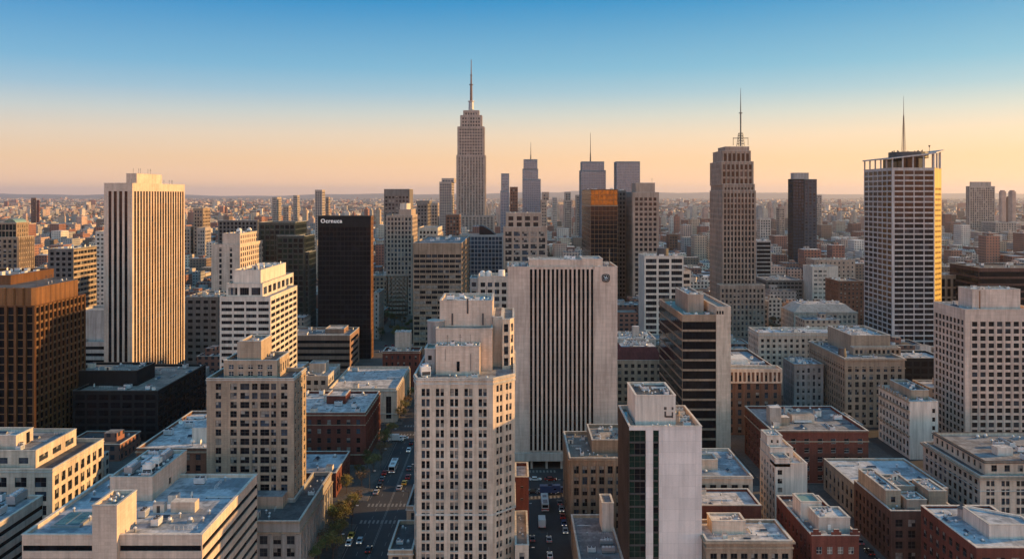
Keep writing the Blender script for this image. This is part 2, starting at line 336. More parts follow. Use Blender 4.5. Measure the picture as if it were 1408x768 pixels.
RI = {}                                                        # roof level, extent and depth of nesting, by roof object
ALLB = []
class Bld:
    def __init__(s, name, label, cat='building', group=None, cx=0, cy=0, nwin=100, far=False):
        s.root = tag(empty(name, cx, cy), label, cat, group); s.o = (cx, cy); s.nwin = nwin; s.used = 0; s.far = far
        s.rest = MB(); s.rr = random.Random(name+label)
        s.pending = []; s.zmax = 0; s.rect = None; ALLB.append(s)
    def facade(s, W, A, B, z0, z1, sp, mat, prio=0):
        dx, dy = B[0]-A[0], B[1]-A[1]; L = math.hypot(dx, dy); d = (dx/L, dy/L); n = (d[1], -d[0])
        if not sp:
            W.wq(A, d, n, 0, L, z0, z1, mat); return
        g = sp.get; mat = g('mat', mat)
        ml, mr, mt_, mb_ = g('ml', g('m', .6)), g('mr', g('m', .6)), g('mt', 1.2), g('mb', .5)
        H = z1-z0-mt_-mb_; UL = L-ml-mr
        if H < 1 or UL < 1: W.wq(A, d, n, 0, L, z0, z1, mat); return
        fh = g('fh', 3.4); rows = g('rows') or max(1, round(H/fh)); ch = H/rows
        cols = g('cols') or max(1, round(UL/g('cw', 3.4))); cw = UL/cols
        wf, hf, dep = g('wf', .55), g('hf', .55), g('d', .35)
        if cols > 1 and not g('ops'): wf = wf*1.18 if wf < .6 else wf; hf = hf*1.12 if hf < .66 else hf
        if not g('spoff') and s.zmax < 150 and cols < 14: dep = min(dep, .28)
        sub = g('sub', 1)                                      # openings per bay
        gap = g('gap', .3)
        spm = g('spm', mat)                                    # spandrel material
        bot = z0+mb_
        W.wq(A, d, n, 0, L, z1-mt_, z1, mat); W.wq(A, d, n, 0, L, z0, bot, mat)
        W.wq(A, d, n, 0, ml, bot, z1-mt_, mat); W.wq(A, d, n, L-mr, L, bot, z1-mt_, mat)
        ops = [(ml+a_*UL, ml+b_*UL) for a_, b_ in g('ops', ())]
        for c in range(0 if ops else cols):
            if g('skip') and c in g('skip'): continue
            u0 = ml+c*cw; ow = cw*wf; a = u0+(cw-ow)/2
            w1 = (ow-gap*(sub-1))/sub
            for k in range(sub): ops.append((a+k*(w1+gap), a+k*(w1+gap)+w1))
        oh = ch*hf; lo = (ch-oh)*g('low', .5)
        so_ = g('spoff', 0.0)                                  # spandrels set back behind the piers
        edges = [ml]+[e for o in ops for e in o]+[L-mr]
        for r in range(rows):
            b = bot+r*ch; za, zb = b+lo, b+lo+oh
            if so_ == 0:
                W.wq(A, d, n, ml, L-mr, b, za, spm); W.wq(A, d, n, ml, L-mr, zb, b+ch, spm)
                for i in range(0, len(edges), 2): W.wq(A, d, n, edges[i], edges[i+1], za, zb, mat)
            else:
                for u0, u1 in ops:
                    W.wq(A, d, n, u0, u1, b, za, spm, -so_); W.wq(A, d, n, u0, u1, zb, b+ch, spm, -so_)
            for (u0, u1) in ops:
                P = lambda u, z, o: (A[0]+d[0]*u+n[0]*o, A[1]+d[1]*u+n[1]*o, z)
                if so_ == 0:
                    W.face([P(u0, za, 0), P(u0, za, -dep), P(u0, zb, -dep), P(u0, zb, 0)], mat)
                    W.face([P(u1, za, -dep), P(u1, za, 0), P(u1, zb, 0), P(u1, zb, -dep)], mat)
                W.face([P(u0, za, -so_), P(u1, za, -so_), P(u1, za, -dep), P(u0, za, -dep)], mat)
                W.face([P(u0, zb, -dep), P(u1, zb, -dep), P(u1, zb, -so_), P(u0, zb, -so_)], spm)
                s.pending.append((prio-(r/1000.0), A, d, n, u0, u1, za, zb, dep, g('nx', 1), g('ny', 2), g('st', 'std')))
                if g('sill'):
                    q = g('sill'); W.face([P(u0-.1, za-.25, .15), P(u1+.1, za-.25, .15), P(u1+.1, za, .15), P(u0-.1, za, .15)], q)
                    W.face([P(u0-.1, za, .15), P(u1+.1, za, .15), P(u1+.1, za, 0), P(u0-.1, za, 0)], q)
        if so_ > 0:
            for i in range(0, len(edges), 2):
                W.wq(A, d, n, edges[i], edges[i+1], bot, z1-mt_, mat)
            for (u0, u1) in ops:
                P = lambda u, z, o: (A[0]+d[0]*u+n[0]*o, A[1]+d[1]*u+n[1]*o, z)
                W.face([P(u0, bot, 0), P(u0, bot, -dep), P(u0, z1-mt_, -dep), P(u0, z1-mt_, 0)], mat)
                W.face([P(u1, bot, -dep), P(u1, bot, 0), P(u1, z1-mt_, 0), P(u1, z1-mt_, -dep)], mat)
                W.face([P(u0, z1-mt_, -so_), P(u1, z1-mt_, -so_), P(u1, z1-mt_, 0), P(u0, z1-mt_, 0)][::-1], mat)
        rib = g('rib')
        if rib:                                                # (width, projection): fins on the pier lines
            w, pr = rib; rm = g('ribmat', mat)
            for c in range(cols+1):
                u = ml+c*cw
                P = lambda uu, z, o: (A[0]+d[0]*uu+n[0]*o, A[1]+d[1]*uu+n[1]*o, z)
                a, b2 = max(0, u-w/2), min(L, u+w/2)
                za, zb = bot, z1-mt_*g('ribtop', .3)
                W.face([P(a, za, pr), P(b2, za, pr), P(b2, zb, pr), P(a, zb, pr)], rm)
                W.face([P(a, za, 0), P(a, za, pr), P(a, zb, pr), P(a, zb, 0)], rm)
                W.face([P(b2, za, pr), P(b2, za, 0), P(b2, zb, 0), P(b2, zb, pr)], rm)
                W.face([P(a, zb, pr), P(b2, zb, pr), P(b2, zb, 0), P(a, zb, 0)], rm)
    def tier(s, P, z0, z1, mat='stone_cream', F=None, S=None, K=None, R_=None, L_=None, part='wall', para=1.0, pw=.4, roof='roof_light',
             cop='coping', corn=(), D=None, parent=None):
        """one storey block of the building: P is the footprint, counter-clockwise, in world metres"""
        if isinstance(P, tuple): x0, x1, y0, y1 = P; P = [(x0, y0), (x1, y0), (x1, y1), (x0, y1)]
        W = MB(); n = len(P); s.zmax = max(s.zmax, z1)
        for i in range(n):
            A, B = P[i], P[(i+1) % n]; L = math.hypot(B[0]-A[0], B[1]-A[1])
            if L < .01: continue
            ny, nx_ = -(B[0]-A[0])/L, (B[1]-A[1])/L
            right_vis = s.o[0] < 0
            if ny < -.9: sp, pr = F, 0
            elif ny > .9: sp, pr = K, -3
            elif nx_ > .9: sp, pr = (R_ if R_ is not None else S), (-.5 if right_vis else -2)
            elif nx_ < -.9: sp, pr = (L_ if L_ is not None else S), (-2 if right_vis else -.5)
            else: sp, pr = (D if D is not None else F), -.2
            s.facade(W, A, B, z0, z1, sp or None, mat, pr+z1/500.0)
        for (zc, h, out, m) in corn: W.ring(P, out, zc, zc+h, m)
        par = parent or s.root
        if s.far:
            W.face([(p[0], p[1], z1) for p in P], roof, [(p[0], p[1]) for p in P])
            return W.obj(part, par, s.o)
        Q = inset(P, pw); zr = z1-para
        for i in range(n):
            a, b = Q[i], Q[(i+1) % n]
            W.face([(*b, zr), (*a, zr), (*a, z1), (*b, z1)], mat)
        w = W.obj(part, par, s.o)
        sub = w if part != 'wall' else s.root
        rm = MB(); rm.face([(p[0], p[1], zr) for p in Q], roof, [(p[0], p[1]) for p in Q]); ro = rm.obj('roof', sub, s.o)
        cm = MB(); cm.ring(P, .12, z1+.002, z1+.22, cop, pw+.06); cm.obj('parapet', sub, s.o)
        RI[ro.name] = (zr, (min(q[0] for q in Q), max(q[0] for q in Q), min(q[1] for q in Q), max(q[1] for q in Q)), part != 'wall')
        return (w, ro)
    def done(s):
        s.pending.sort(key=lambda t: -t[0])
        ind, rest = (s.pending[:s.nwin], s.pending[s.nwin:])
        if len(s.pending) <= s.nwin: rest = []
        for (pr, A, d, n, u0, u1, za, zb, dep, nx, ny, st) in ind:
            ow, oh = u1-u0, zb-za
            o = bpy.data.objects.new('window', window_mesh(ow, oh, nx, ny, st, WST[st], s.rr.randrange(6)))
            COL.objects.link(o); o.parent = s.root
            um = (u0+u1)/2
            o.location = (A[0]+d[0]*um-n[0]*dep-s.o[0], A[1]+d[1]*um-n[1]*dep-s.o[1], za)
            o.rotation_euler = (0, 0, math.atan2(d[1], d[0]))
        if rest:
            mb = MB()
            for (pr, A, d, n, u0, u1, za, zb, dep, nx, ny, st) in rest:
                P = lambda u, z, o, A=A, d=d, n=n, u0=u0, za=za, dep=dep: (A[0]+d[0]*(u0+u)+n[0]*(o-dep), A[1]+d[1]*(u0+u)+n[1]*(o-dep), za+z)
                pane_quads(mb, P, u1-u0, zb-za, nx, ny, WST[st], s.rr)
            o = mb.obj('windows' if s.nwin else 'windows', s.root, s.o); o['kind'] = 'stuff'
        return s.root

# ------------------------------------------------------------------ rooftop equipment (shared meshes)
def _unit(fn):
    mb = MB(); fn(mb); return mb
def u_ac(mb):
    mb.box(-1.6, 1.6, -1, 1, .3, 2.0, 'metal_light'); mb.box(-1.4, 1.4, -.8, .8, 0, .3, 'metal_dark')
    for x in (-.8, .8): mb.cyl(x, 0, 2.0, 2.25, .62, 'metal_dark', 12); mb.cyl(x, 0, 2.25, 2.3, .2, 'metal_grey', 8)
    for k in range(6): mb.box(-1.5+k*.5, -1.3+k*.5, -1.04, -1.0, .5, 1.8, 'metal_grey')
def u_chiller(mb):
    mb.box(-3, 3, -1.2, 1.2, .6, 2.6, 'metal_grey')
    for x in (-2.8, 2.6): mb.box(x, x+.2, -1.1, 1.1, 0, .6, 'metal_dark')
    for k in range(4): mb.cyl(-2.2+k*1.47, 0, 2.6, 3.0, .6, 'metal_light', 12)
    mb.box(-3.05, 3.05, -1.25, -1.2, 1.0, 1.15, 'metal_dark')
def u_duct(mb):
    mb.box(-3.5, 3.5, -.35, .35, .4, 1.1, 'metal_light'); mb.box(2.8, 3.5, .35, 2.6, .4, 1.1, 'metal_light'); mb.box(-3.5, -2.9, -.3, .3, 0, .4, 'metal_dark')
    mb.box(-.3, .3, -.3, .3, 0, .4, 'metal_dark'); mb.box(3.0, 3.3, 2.0, 2.4, 0, .4, 'metal_dark')
def u_vent(mb):
    mb.cyl(0, 0, 0, 1.1, .28, 'metal_grey', 8); mb.cyl(0, 0, 1.1, 1.5, .5, 'metal_light', 8, .1)
def u_fan(mb):
    mb.box(-.7, .7, -.7, .7, 0, .7, 'metal_grey'); mb.cyl(0, 0, .7, 1.3, .6, 'metal_light', 12, .45)
def u_hatch(mb):
    mb.box(-1.5, 1.5, -1.2, 1.2, 0, 2.3, 'stucco_white', 'roof_grey'); mb.box(-.45, .45, -1.24, -1.2, 0, 1.9, 'metal_dark')
def u_sky(mb):
    mb.box(-2, 2, -1, 1, 0, .4, 'metal_grey')
    mb.face([(-1.9, -.9, .4), (1.9, -.9, .4), (1.9, 0, 1.0), (-1.9, 0, 1.0)], 'glass_blue'); mb.face([(1.9, .9, .4), (-1.9, .9, .4), (-1.9, 0, 1.0), (1.9, 0, 1.0)], 'glass_blue')
    mb.face([(1.9, -.9, .4), (1.9, .9, .4), (1.9, 0, 1.0)], 'metal_grey'); mb.face([(-1.9, .9, .4), (-1.9, -.9, .4), (-1.9, 0, 1.0)], 'metal_grey')
def u_tank(mb):
    for x in (-1.2, 1.2):
        for y in (-1.2, 1.2): mb.bar((x, y, 0), (x*.9, y*.9, 2.4), .1, 'metal_dark')
    mb.cyl(0, 0, 2.4, 5.6, 1.9, 'slat_brown', 14); mb.cyl(0, 0, 5.6, 7.0, 2.1, 'roof_dark', 14, .05)
def u_mast(mb):
    mb.cyl(0, 0, 0, 5.5, .09, 'metal_dark', 5); mb.bar((-.7, 0, 4.2), (.7, 0, 4.2), .05, 'metal_dark'); mb.bar((-.4, 0, 5), (.4, 0, 5), .05, 'metal_dark')
    mb.cyl(0, 0, 0, .3, .4, 'metal_dark', 6)
def u_pipes(mb):
    for k in range(3): mb.bar((-4, k*.35, .3), (4, k*.35, .3), .09, 'metal_rust' if k == 1 else 'metal_light')
    for x in (-3.5, 0, 3.5): mb.box(x-.1, x+.1, -.2, .9, 0, .25, 'metal_dark')
def u_cool(mb):
    mb.box(-1.5, 1.5, -1.5, 1.5, .5, 3.4, 'tank_white'); mb.cyl(0, 0, 3.4, 4.1, 1.15, 'metal_light', 14)
    mb.box(-1.3, 1.3, -1.54, -1.5, .8, 1.9, 'metal_dark'); mb.box(1.5, 1.54, -1.3, 1.3, .8, 1.9, 'metal_dark')
    for x in (-1.3, 1.1): mb.box(x, x+.2, -1.3, 1.3, 0, .5, 'metal_dark')
def u_dish(mb):
    mb.cyl(0, 0, 0, 1.2, .07, 'metal_dark', 6); k = 12
    for i in range(k): a, b_ = 2*pi*i/k, 2*pi*(i+1)/k; mb.face([(0, .1, 1.5), (.9*cos(a), -.25, 1.5+.9*sin(a)), (.9*cos(b_), -.25, 1.5+.9*sin(b_))], 'tank_white')
    mb.bar((0, .1, 1.5), (0, -.7, 1.6), .03, 'metal_dark')
def u_rail(mb):
    for k in range(6): mb.bar((-3+k*1.2, 0, 0), (-3+k*1.2, 0, 1.1), .035, 'metal_light')
    mb.bar((-3, 0, 1.1), (3, 0, 1.1), .035, 'metal_light'); mb.bar((-3, 0, .6), (3, 0, .6), .03, 'metal_light')
UNITS = {}
for nm, fn in dict(air_conditioner=u_ac, chiller=u_chiller, duct=u_duct, vent_pipe=u_vent, exhaust_fan=u_fan, stair_hatch=u_hatch, skylight=u_sky,
                   water_tank=u_tank, antenna_mast=u_mast, pipe_run=u_pipes, cooling_tower=u_cool, satellite_dish=u_dish, guard_rail=u_rail).items():
    UNITS[nm] = _unit(fn).mesh(nm)
def unit(ro, B, nm, x, y, rz=0, sc=1.0, z=None):
    """rooftop equipment is bolted to its building: a sub-part of the roof, or of the penthouse below it"""
    zr, _, lvl = RI[ro.name]; par = ro.parent if lvl else ro
    o = bpy.data.objects.new(nm, UNITS[nm]); COL.objects.link(o); o.parent = par
    o.location = (x-B.o[0], y-B.o[1], (zr if z is None else z)); o.rotation_euler = (0, 0, rz); o.scale = (sc, sc, sc); return o
def clutter(B, ro, n=8, avoid=(), kinds=('air_conditioner', 'vent_pipe', 'exhaust_fan', 'duct', 'skylight', 'pipe_run', 'stair_hatch', 'vent_pipe', 'satellite_dish', 'guard_rail', 'air_conditioner'), sc=1.0, seed=0, margin=2.5, rect=None):
    n = int(n*1.7)+1; rr = random.Random(str(B.root.name)+str(seed)); x0, x1, y0, y1 = rect or RI[ro.name][1]; put = []
    for _ in range(n*6):
        if len(put) >= n: break
        k = rr.choice(kinds); r = dict(chiller=3.4, duct=3.4, guard_rail=3.2, satellite_dish=1, pipe_run=4, air_conditioner=2, skylight=2.2, vent_pipe=.8, exhaust_fan=1.2, antenna_mast=.8).get(k, 2.2)*sc
        mg = min(margin+r*.6, (x1-x0)/2-.1, (y1-y0)/2-.1)
        if x1-x0 < 2*r+1 or y1-y0 < 2*r*.7+1: continue
        x, y = rr.uniform(x0+max(r, 1), x1-max(r, 1)), rr.uniform(y0+max(r*.8, 1), y1-max(r*.8, 1))
        if any(a[0]-r < x < a[1]+r and a[2]-r < y < a[3]+r for a in avoid): continue
        if any(math.hypot(x-p[0], y-p[1]) < r+p[2] for p in put): continue
        put.append((x, y, r)); unit(ro, B, k, x, y, rr.choice((0, pi/2, pi, -pi/2)) if k not in ('duct', 'pipe_run', 'chiller', 'guard_rail') or y1-y0 > 2.4*r else 0, sc)

def SX(px, s): return (px-CX)/s
def SZ(py, s): return CH-(py-HY)/s
def box_px(s, x0, x1, yt, x2=None, dep=None, base=0.0):
    """front face from the picture: columns x0..x1 at scale s px/m, roof row yt; x2 = column of the far corner of the side that shows"""
    X0, X1, Y0 = SX(x0, s), SX(x1, s), FPX/s
    if x2 is not None:
        c = x1 if x1 < CX else x0
        dep = Y0*((c-CX)/(x2-CX)-1)
        if dep < 3: dep = 30
    return (X0, X1, Y0, Y0+dep), SZ(yt, s)
FOOT = []   # footprints already taken, for the filler blocks
def start(name, label, rect, nwin=100, cat='building', group=None, far=False):
    FOOT.append(rect); return Bld(name, label, cat, group, (rect[0]+rect[1])/2, (rect[2]+rect[3])/2, nwin, far)
# ------------------------------------------------------------------ the named buildings
def g(cw=3.4, fh=3.4, wf=.5, hf=.5, **k): d = dict(cw=cw, fh=fh, wf=wf, hf=hf); d.update(k); return d
def simple(name, label, s, x0, x1, yt, x2=None, dep=None, mat='stone_tan', F=None, S=None, nwin=60, roof='roof_grey', n=6, far=False, kinds=None, K=None, **k):
    r, z = box_px(s, x0, x1, yt, x2, dep); B = start(name, label, r, nwin, far=far)
    t = B.tier(r, 0, z, mat, F, S if S is not None else F, K, roof=roof, **k)
    if not far and n: clutter(B, t[1], n, kinds=kinds) if kinds else clutter(B, t[1], n)
    return B, r, z, t
def pent(B, s, x0, x1, yt, z0, x2=None, dep=6, mat='concrete_pale', F=None, S=None, roof='roof_grey', n=3, part='penthouse', para=.5, **k):
    r, z = box_px(s, x0, x1, yt, x2, None if x2 is not None else dep)
    t = B.tier(r, z0, z, mat, F, S if S is not None else F, part=part, roof=roof, para=para, pw=.25, **k)
    if n and not B.far: clutter(B, t[1], n, sc=.7, margin=.5)
    return r, z, t

# ---- front and centre: the cream setback tower
s = 5.0
X = lambda p: SX(p, s)
zt = SZ(520, s)
Pm = [(X(573), 240), (X(678), 240), (.8, 246), (.8, 284), (-27.4, 284), (-27.4, 244.8), (X(573), 240.01)]
B = start('setback_tower', 'cream stone tower in front with paired dark windows and windowless setback blocks on top', (X(567), .8, 240, 285), 100)
Ff = dict(cols=5, cw=5, fh=2.86, wf=.54, hf=.64, sub=2, gap=.3, ml=.5, mr=.9, mt=2.4, mb=.5, d=.4, st='office', nx=1, ny=2, sill='coping', rib=(1.7, .22), ribtop=.2)
t = B.tier(Pm, 0, zt, 'stone_cream', F=Ff, S=g(4.5, 2.86, .45, .58, st='office'), D=dict(cols=2, cw=4, fh=2.86, wf=.62, hf=.56, m=.6, mt=1.6, d=.35, st='office', sub=2, gap=.4), K=None,
           corn=((zt-1.7, .5, .25, 'coping'), (zt-.5, .3, .35, 'coping'), (22, .5, .3, 'coping')), roof='roof_grey', para=1.1)
clutter(B, t[1], 5, sc=.6, rect=(-26, -1.5, 242, 248.5), kinds=('vent_pipe', 'exhaust_fan', 'air_conditioner', 'pipe_run'))
unit(t[1], B, 'cooling_tower', -24.6, 247.5, .3, .9)
s = 4.8; ra, za, ta = pent(B, s, 599, 659.5, 476, zt-1.1, dep=6, mat='stone_pink', n=0, roof='roof_light')
clutter(B, ta[1], 14, sc=.62, margin=.2, kinds=('air_conditioner', 'vent_pipe', 'exhaust_fan', 'antenna_mast', 'pipe_run'))
m = MB(); m.box(SX(628, s), SX(632, s), 249.8, 250, zt, zt+2.8, 'glass_black'); m.box(SX(647, s), SX(647.6, s), 249.9, 250, zt, zt+5, 'metal_dark'); m.box(SX(612, s), SX(612.4, s), 249.9, 250, zt+3, zt+6.4, 'metal_dark')
m.obj('service_door', ta[0], B.o)
rb = (SX(600.5, 4.63), -5.8, 256.3, 283.5); zb = SZ(450, 4.63)
tb = B.tier(rb, zt-1.1, zb, 'stone_pink', part='setback_block', roof='roof_tan', para=.4)
zc = SZ(413.5, 4.55); rc = (SX(604.5, 4.55), -5.9, 263.7, 283)
tc_ = B.tier(rc, zb-.4, zc, 'stone_pink', part='upper_block', roof='roof_light', para=.8)
clutter(B, tc_[1], 8, sc=.7, margin=.5, kinds=('air_conditioner', 'vent_pipe', 'pipe_run', 'exhaust_fan', 'antenna_mast', 'duct'))
m = MB()
for px, a, b in ((622, 0, 3.2), (664, 0, 3.2), (643, 3.4, 3.9)): m.box(SX(px, 4.55)-.25, SX(px, 4.55)+.25, 263.5, 263.7, zb+.1+a, zb+a+3.6+.3*a, 'metal_dark')
m.obj('downpipe', tc_[0], B.o)
# right shoulder blocks, golden on their right faces
re_ = (-5.75, -2.9, 262, 283.5); te = B.tier(re_, zt-1.1, SZ(436, 4.58), 'stone_cream', part='shoulder', roof='roof_tan', para=.3)
rf = [(-2.85, 258), (-.6, 258.6), (.6, 261), (.6, 283.5), (-2.85, 283.5)]
tf = B.tier(rf, zt-1.1, SZ(439, 4.64), 'stone_cream', F=dict(cols=1, cw=2.2, fh=3.4, wf=.7, hf=.7, m=.2, mt=.8, d=.3, st='office'), part='shoulder', roof='roof_tan', para=.4)
m = MB(); m.cyl(-22.9, 263, zt-1.1, SZ(441, 4.57), 2.6, 'stone_grey', 16); m.cyl(-22.9, 263, SZ(441, 4.57), SZ(441, 4.57)+.25, 2.75, 'coping', 16); m.obj('curved_shoulder', B.root, B.o)
tl = B.tier((-25.2, -22.2, 252, 260), zt-1.1, zt+6, 'stone_grey', F=g(2.5, 3, .6, .5, st='office'), part='shoulder', roof='copper_green', para=.4)
# low wings of the tower
zl = SZ(756, 4.98); Pl = (SX(534, 4.98), -27.45, 241, 263)
tw = B.tier(Pl, 0, zl, 'stone_tan', F=g(3.2, 3.6, .55, .6, st='office'), S=g(3.2, 3.6, .55, .6, st='office'), part='side_wing', roof='roof_dark', corn=((zl-1.2, .3, .3, 'coping'),))
clutter(B, tw[1], 3, sc=.6, margin=.5)
tw = B.tier((-31.8, -27.45, 263.2, 283), 0, zl+4.2, 'stone_tan', F=g(3.2, 3.6, .55, .6, st='office'), part='side_wing', roof='roof_dark', corn=((zl+3, .3, .3, 'coping'),))
tw = B.tier((.86, 4.6, 240.5, 266.5), 0, 13.6, 'stone_cream', F=g(3.2, 3.6, .55, .6, st='office'), S=g(3.2, 3.6, .55, .6, st='office'), part='side_wing', roof='roof_tan')
clutter(B, tw[1], 3, sc=.5, margin=.3)
B.done()

# ---- the broad ribbed slab behind it
s = 3.42; r, z = box_px(s, 698, 849, 367, None, 26)
B = start('ribbed_slab_tower', 'broad pinkish slab tower with black window strips and a round emblem', r)
zb0 = SZ(620, s)
t = B.tier((r[0], SX(727, s), r[2], r[3]), 0, z, 'panel_pink', roof='roof_grey', para=.8)
t2 = B.tier((SX(817.5, s), r[1], r[2], r[3]), 0, z, 'panel_pink', roof='roof_grey', para=.8)
# window part, between the two blank ends: 15 dark strips, 14 ribs
st0, st1 = SX(727, s)+.002, SX(817.5, s)-.002
WST['strip'] = dict(glass=['glass_black']*6+['glass_dark'], frame='frame_dark', fw=.1)
t3 = B.tier((st0, st1, r[2]+.3, r[3]), zb0, z, 'panel_pink', F=dict(cols=15, cw=1.8, rows=1, wf=.56, hf=1, m=.1, mt=.9, mb=.1, d=.7, st='strip', nx=1, ny=24, rib=(.8, .5), ribtop=1.0), roof='roof_grey', para=.8)
m = MB(); m.box(st0-7, st1+.5, r[2]-1.2, r[2]-.003, zb0-3.6, zb0-.4, 'concrete_pale')
m.box(st0, st1, r[2]+.3, r[3]-3, zb0-3.4, zb0-.002, 'concrete_pale')
m.box(st0, st1, r[3]-3, r[3]-.1, 0, zb0-3.42, 'glass_black'); m.obj('base_band', B.root, B.o)
for k in range(5):
    m = MB(); xx = st0+1.2+k*(st1-st0-2.4)/4; m.box(xx-.45, xx+.45, r[2]+.3, r[2]+1.3, 0, zb0-3.61, 'concrete_pale'); m.obj('column', B.root, B.o)
tp = B.tier((SX(727, 3.35), SX(800, 3.35), r[2]+6, r[2]+20), z-.8, SZ(357, 3.35), 'stone_pink', part='penthouse', roof='roof_light', para=.4)
clutter(B, tp[1], 6, sc=.7, margin=.4)
tq = B.tier((SX(800, 3.35)+.01, SX(828, 3.35), r[2]+5, r[2]+21), z-.8, SZ(355.5, 3.35), 'stone_pink', part='penthouse', roof='roof_light', para=.4)
clutter(B, t[1], 3, sc=.6); clutter(B, t2[1], 4, sc=.6, margin=.5)
unit(t2[1], B, 'antenna_mast', SX(836, 3.3), r[2]+8, 0, 1.4)
# emblem: a dark rounded badge with a pale ring and leaf-like strokes
ex, ez, ey, rad_ = SX(833, s), SZ(382, s), r[2]-.02, 1.62
m = MB()
def badge(mb, rr_, y0, y1, mat):
    N = 32; pts = []
    for i in range(N):
        a = 2*pi*i/N; q = 1/((abs(cos(a))**3.2+abs(sin(a))**3.2)**(1/3.2)); pts.append((ex+rr_*q*cos(a), ez+rr_*q*sin(a)))
    mb.face([(p[0], y0, p[1]) for p in pts], mat)
    for i in range(N):
        a, b = pts[i], pts[(i+1) % N]; mb.face([(a[0], y1, a[1]), (b[0], y1, b[1]), (b[0], y0, b[1]), (a[0], y0, a[1])], mat)
badge(m, rad_, ey-.30, ey, 'black_panel'); badge(m, rad_*.80, ey-.34, ey-.30, 'metal_grey'); badge(m, rad_*.70, ey-.38, ey-.34, 'black_panel')
for (a, b, c, d_) in ((-.75, .75, -.2, -.2), (-.2, -.2, .25, .85), (.0, .12, .85, .12), (-.7, -.45, .1, -.7), (.05, -.62, .7, -.45)):
    m.bar((ex+a, ey-.42, ez+b), (ex+c, ey-.42, ez+d_), .1, 'metal_light')
m.obj('emblem', B.root, B.o)
B.done()

# ---- white panelled tower with a glazed corner
s = 5.2; r, z = box_px(s, 865, 965, 586, 850.5)
B = start('white_panel_tower', 'white panelled tower with a dark glass corner and boxy white penthouse', r)
gx = [r[0], SX(888, s), SX(898, s), SX(906, s), r[1]]
W = MB(); A = (r[0], r[2]); dd, nn = (1, 0), (0, -1)
zg = z-1.0
W.wq(A, dd, nn, gx[1]-r[0], gx[2]-r[0], 0, zg, 'panel_white'); W.wq(A, dd, nn, gx[3]-r[0], gx[4]-r[0], 0, zg, 'panel_white')
W.wq(A, dd, nn, 0, r[1]-r[0], zg, z, 'panel_white')
for a, b in ((gx[0], gx[1]), (gx[2], gx[3])):
    for k in range(14):
        za_, zb_ = zg-(k+1)*3.4, zg-k*3.4
        B.pending.append((-k/100, A, dd, nn, a-r[0]+.05, b-r[0]-.05, max(za_, 0)+.35, zb_, .3, 3 if b-a > 3 else 1, 2, 'green'))
        W.box(a+.05, b-.05, r[2]+.05, r[2]+.3, max(za_, 0), max(za_, 0)+.35, 'metal_dark')
    W.face([(a, r[2]+.3, 0), (a, r[2], 0), (a, r[2], zg), (a, r[2]+.3, zg)][::-1], 'panel_pink'); W.face([(b, r[2], 0), (b, r[2]+.3, 0), (b, r[2]+.3, zg), (b, r[2], zg)][::-1], 'panel_pink')
W.wq((r[0], r[3]), (0, -1), (-1, 0), 0, r[3]-r[2], 0, z, 'slat_brown'); W.wq((r[1], r[2]), (0, 1), (1, 0), 0, r[3]-r[2], 0, z, 'panel_pink'); W.wq((r[1], r[3]), (-1, 0), (0, 1), 0, r[1]-r[0], 0, z, 'panel_pink')
P4 = [(r[0], r[2]), (r[1], r[2]), (r[1], r[3]), (r[0], r[3])]; Q = inset(P4, .4)
for i in range(4): a, b = Q[i], Q[(i+1) % 4]; W.face([(*b, z-1.2), (*a, z-1.2), (*a, z), (*b, z)], 'panel_pink')
for k in range(24): W.box(r[0]-.25, r[0]-.005, r[2]+.5+k*.93, r[2]+.8+k*.93, 4, z-.5, 'slat_brown')
W.obj('wall', B.root, B.o)
m = MB(); m.face([(*q, z-1.2) for q in Q], 'roof_tan'); ro = m.obj('roof', B.root, B.o); RI[ro.name] = (z-1.2, (Q[0][0], Q[1][0], Q[0][1], Q[2][1]), False)
m = MB(); m.ring(P4, .08, z+.002, z+.2, 'stucco_white', .45); m.obj('parapet', B.root, B.o)
sp_ = 5.07; rp, zp = box_px(sp_, 873.5, 929, 543.7, 862.5)
tp = B.tier(rp, z-1.2, zp, 'stucco_white', part='penthouse', roof='roof_dark', para=.5, cop='stucco_white')
clutter(B, tp[1], 7, sc=.6, margin=.3, kinds=('duct', 'vent_pipe', 'pipe_run', 'exhaust_fan', 'air_conditioner'))
m = MB()
for (a, b, c, d_) in ((913, 559, 916.5, 563), (913.5, 565, 916, 573), (923.5, 559, 926, 563), (923.5, 566, 925.5, 574), (915, 571, 924, 573.5)):
    m.box(SX(a, sp_), SX(c, sp_), rp[2]-.06, rp[2]-.003, SZ(d_, sp_), SZ(b, sp_), 'metal_dark')
m.obj('louvre', tp[0], B.o)
clutter(B, ro, 5, sc=.6, rect=(r[0]+5, rp[1], r[2]+.5, rp[2]-.2), margin=.1, kinds=('vent_pipe', 'exhaust_fan', 'pipe_run'))
clutter(B, ro, 4, sc=.6, rect=(rp[1]+.4, r[1]-.5, r[2]+2, r[3]-1), margin=.1, kinds=('stair_hatch', 'air_conditioner', 'duct', 'exhaust_fan'))
m = MB(); m.box(r[0]+.6, rp[0]-.4, r[2]+1, r[3]-1, z-1.2, z-.75, 'metal_grey', 'glass_teal'); m.obj('skylight', ro, B.o)
B.done()

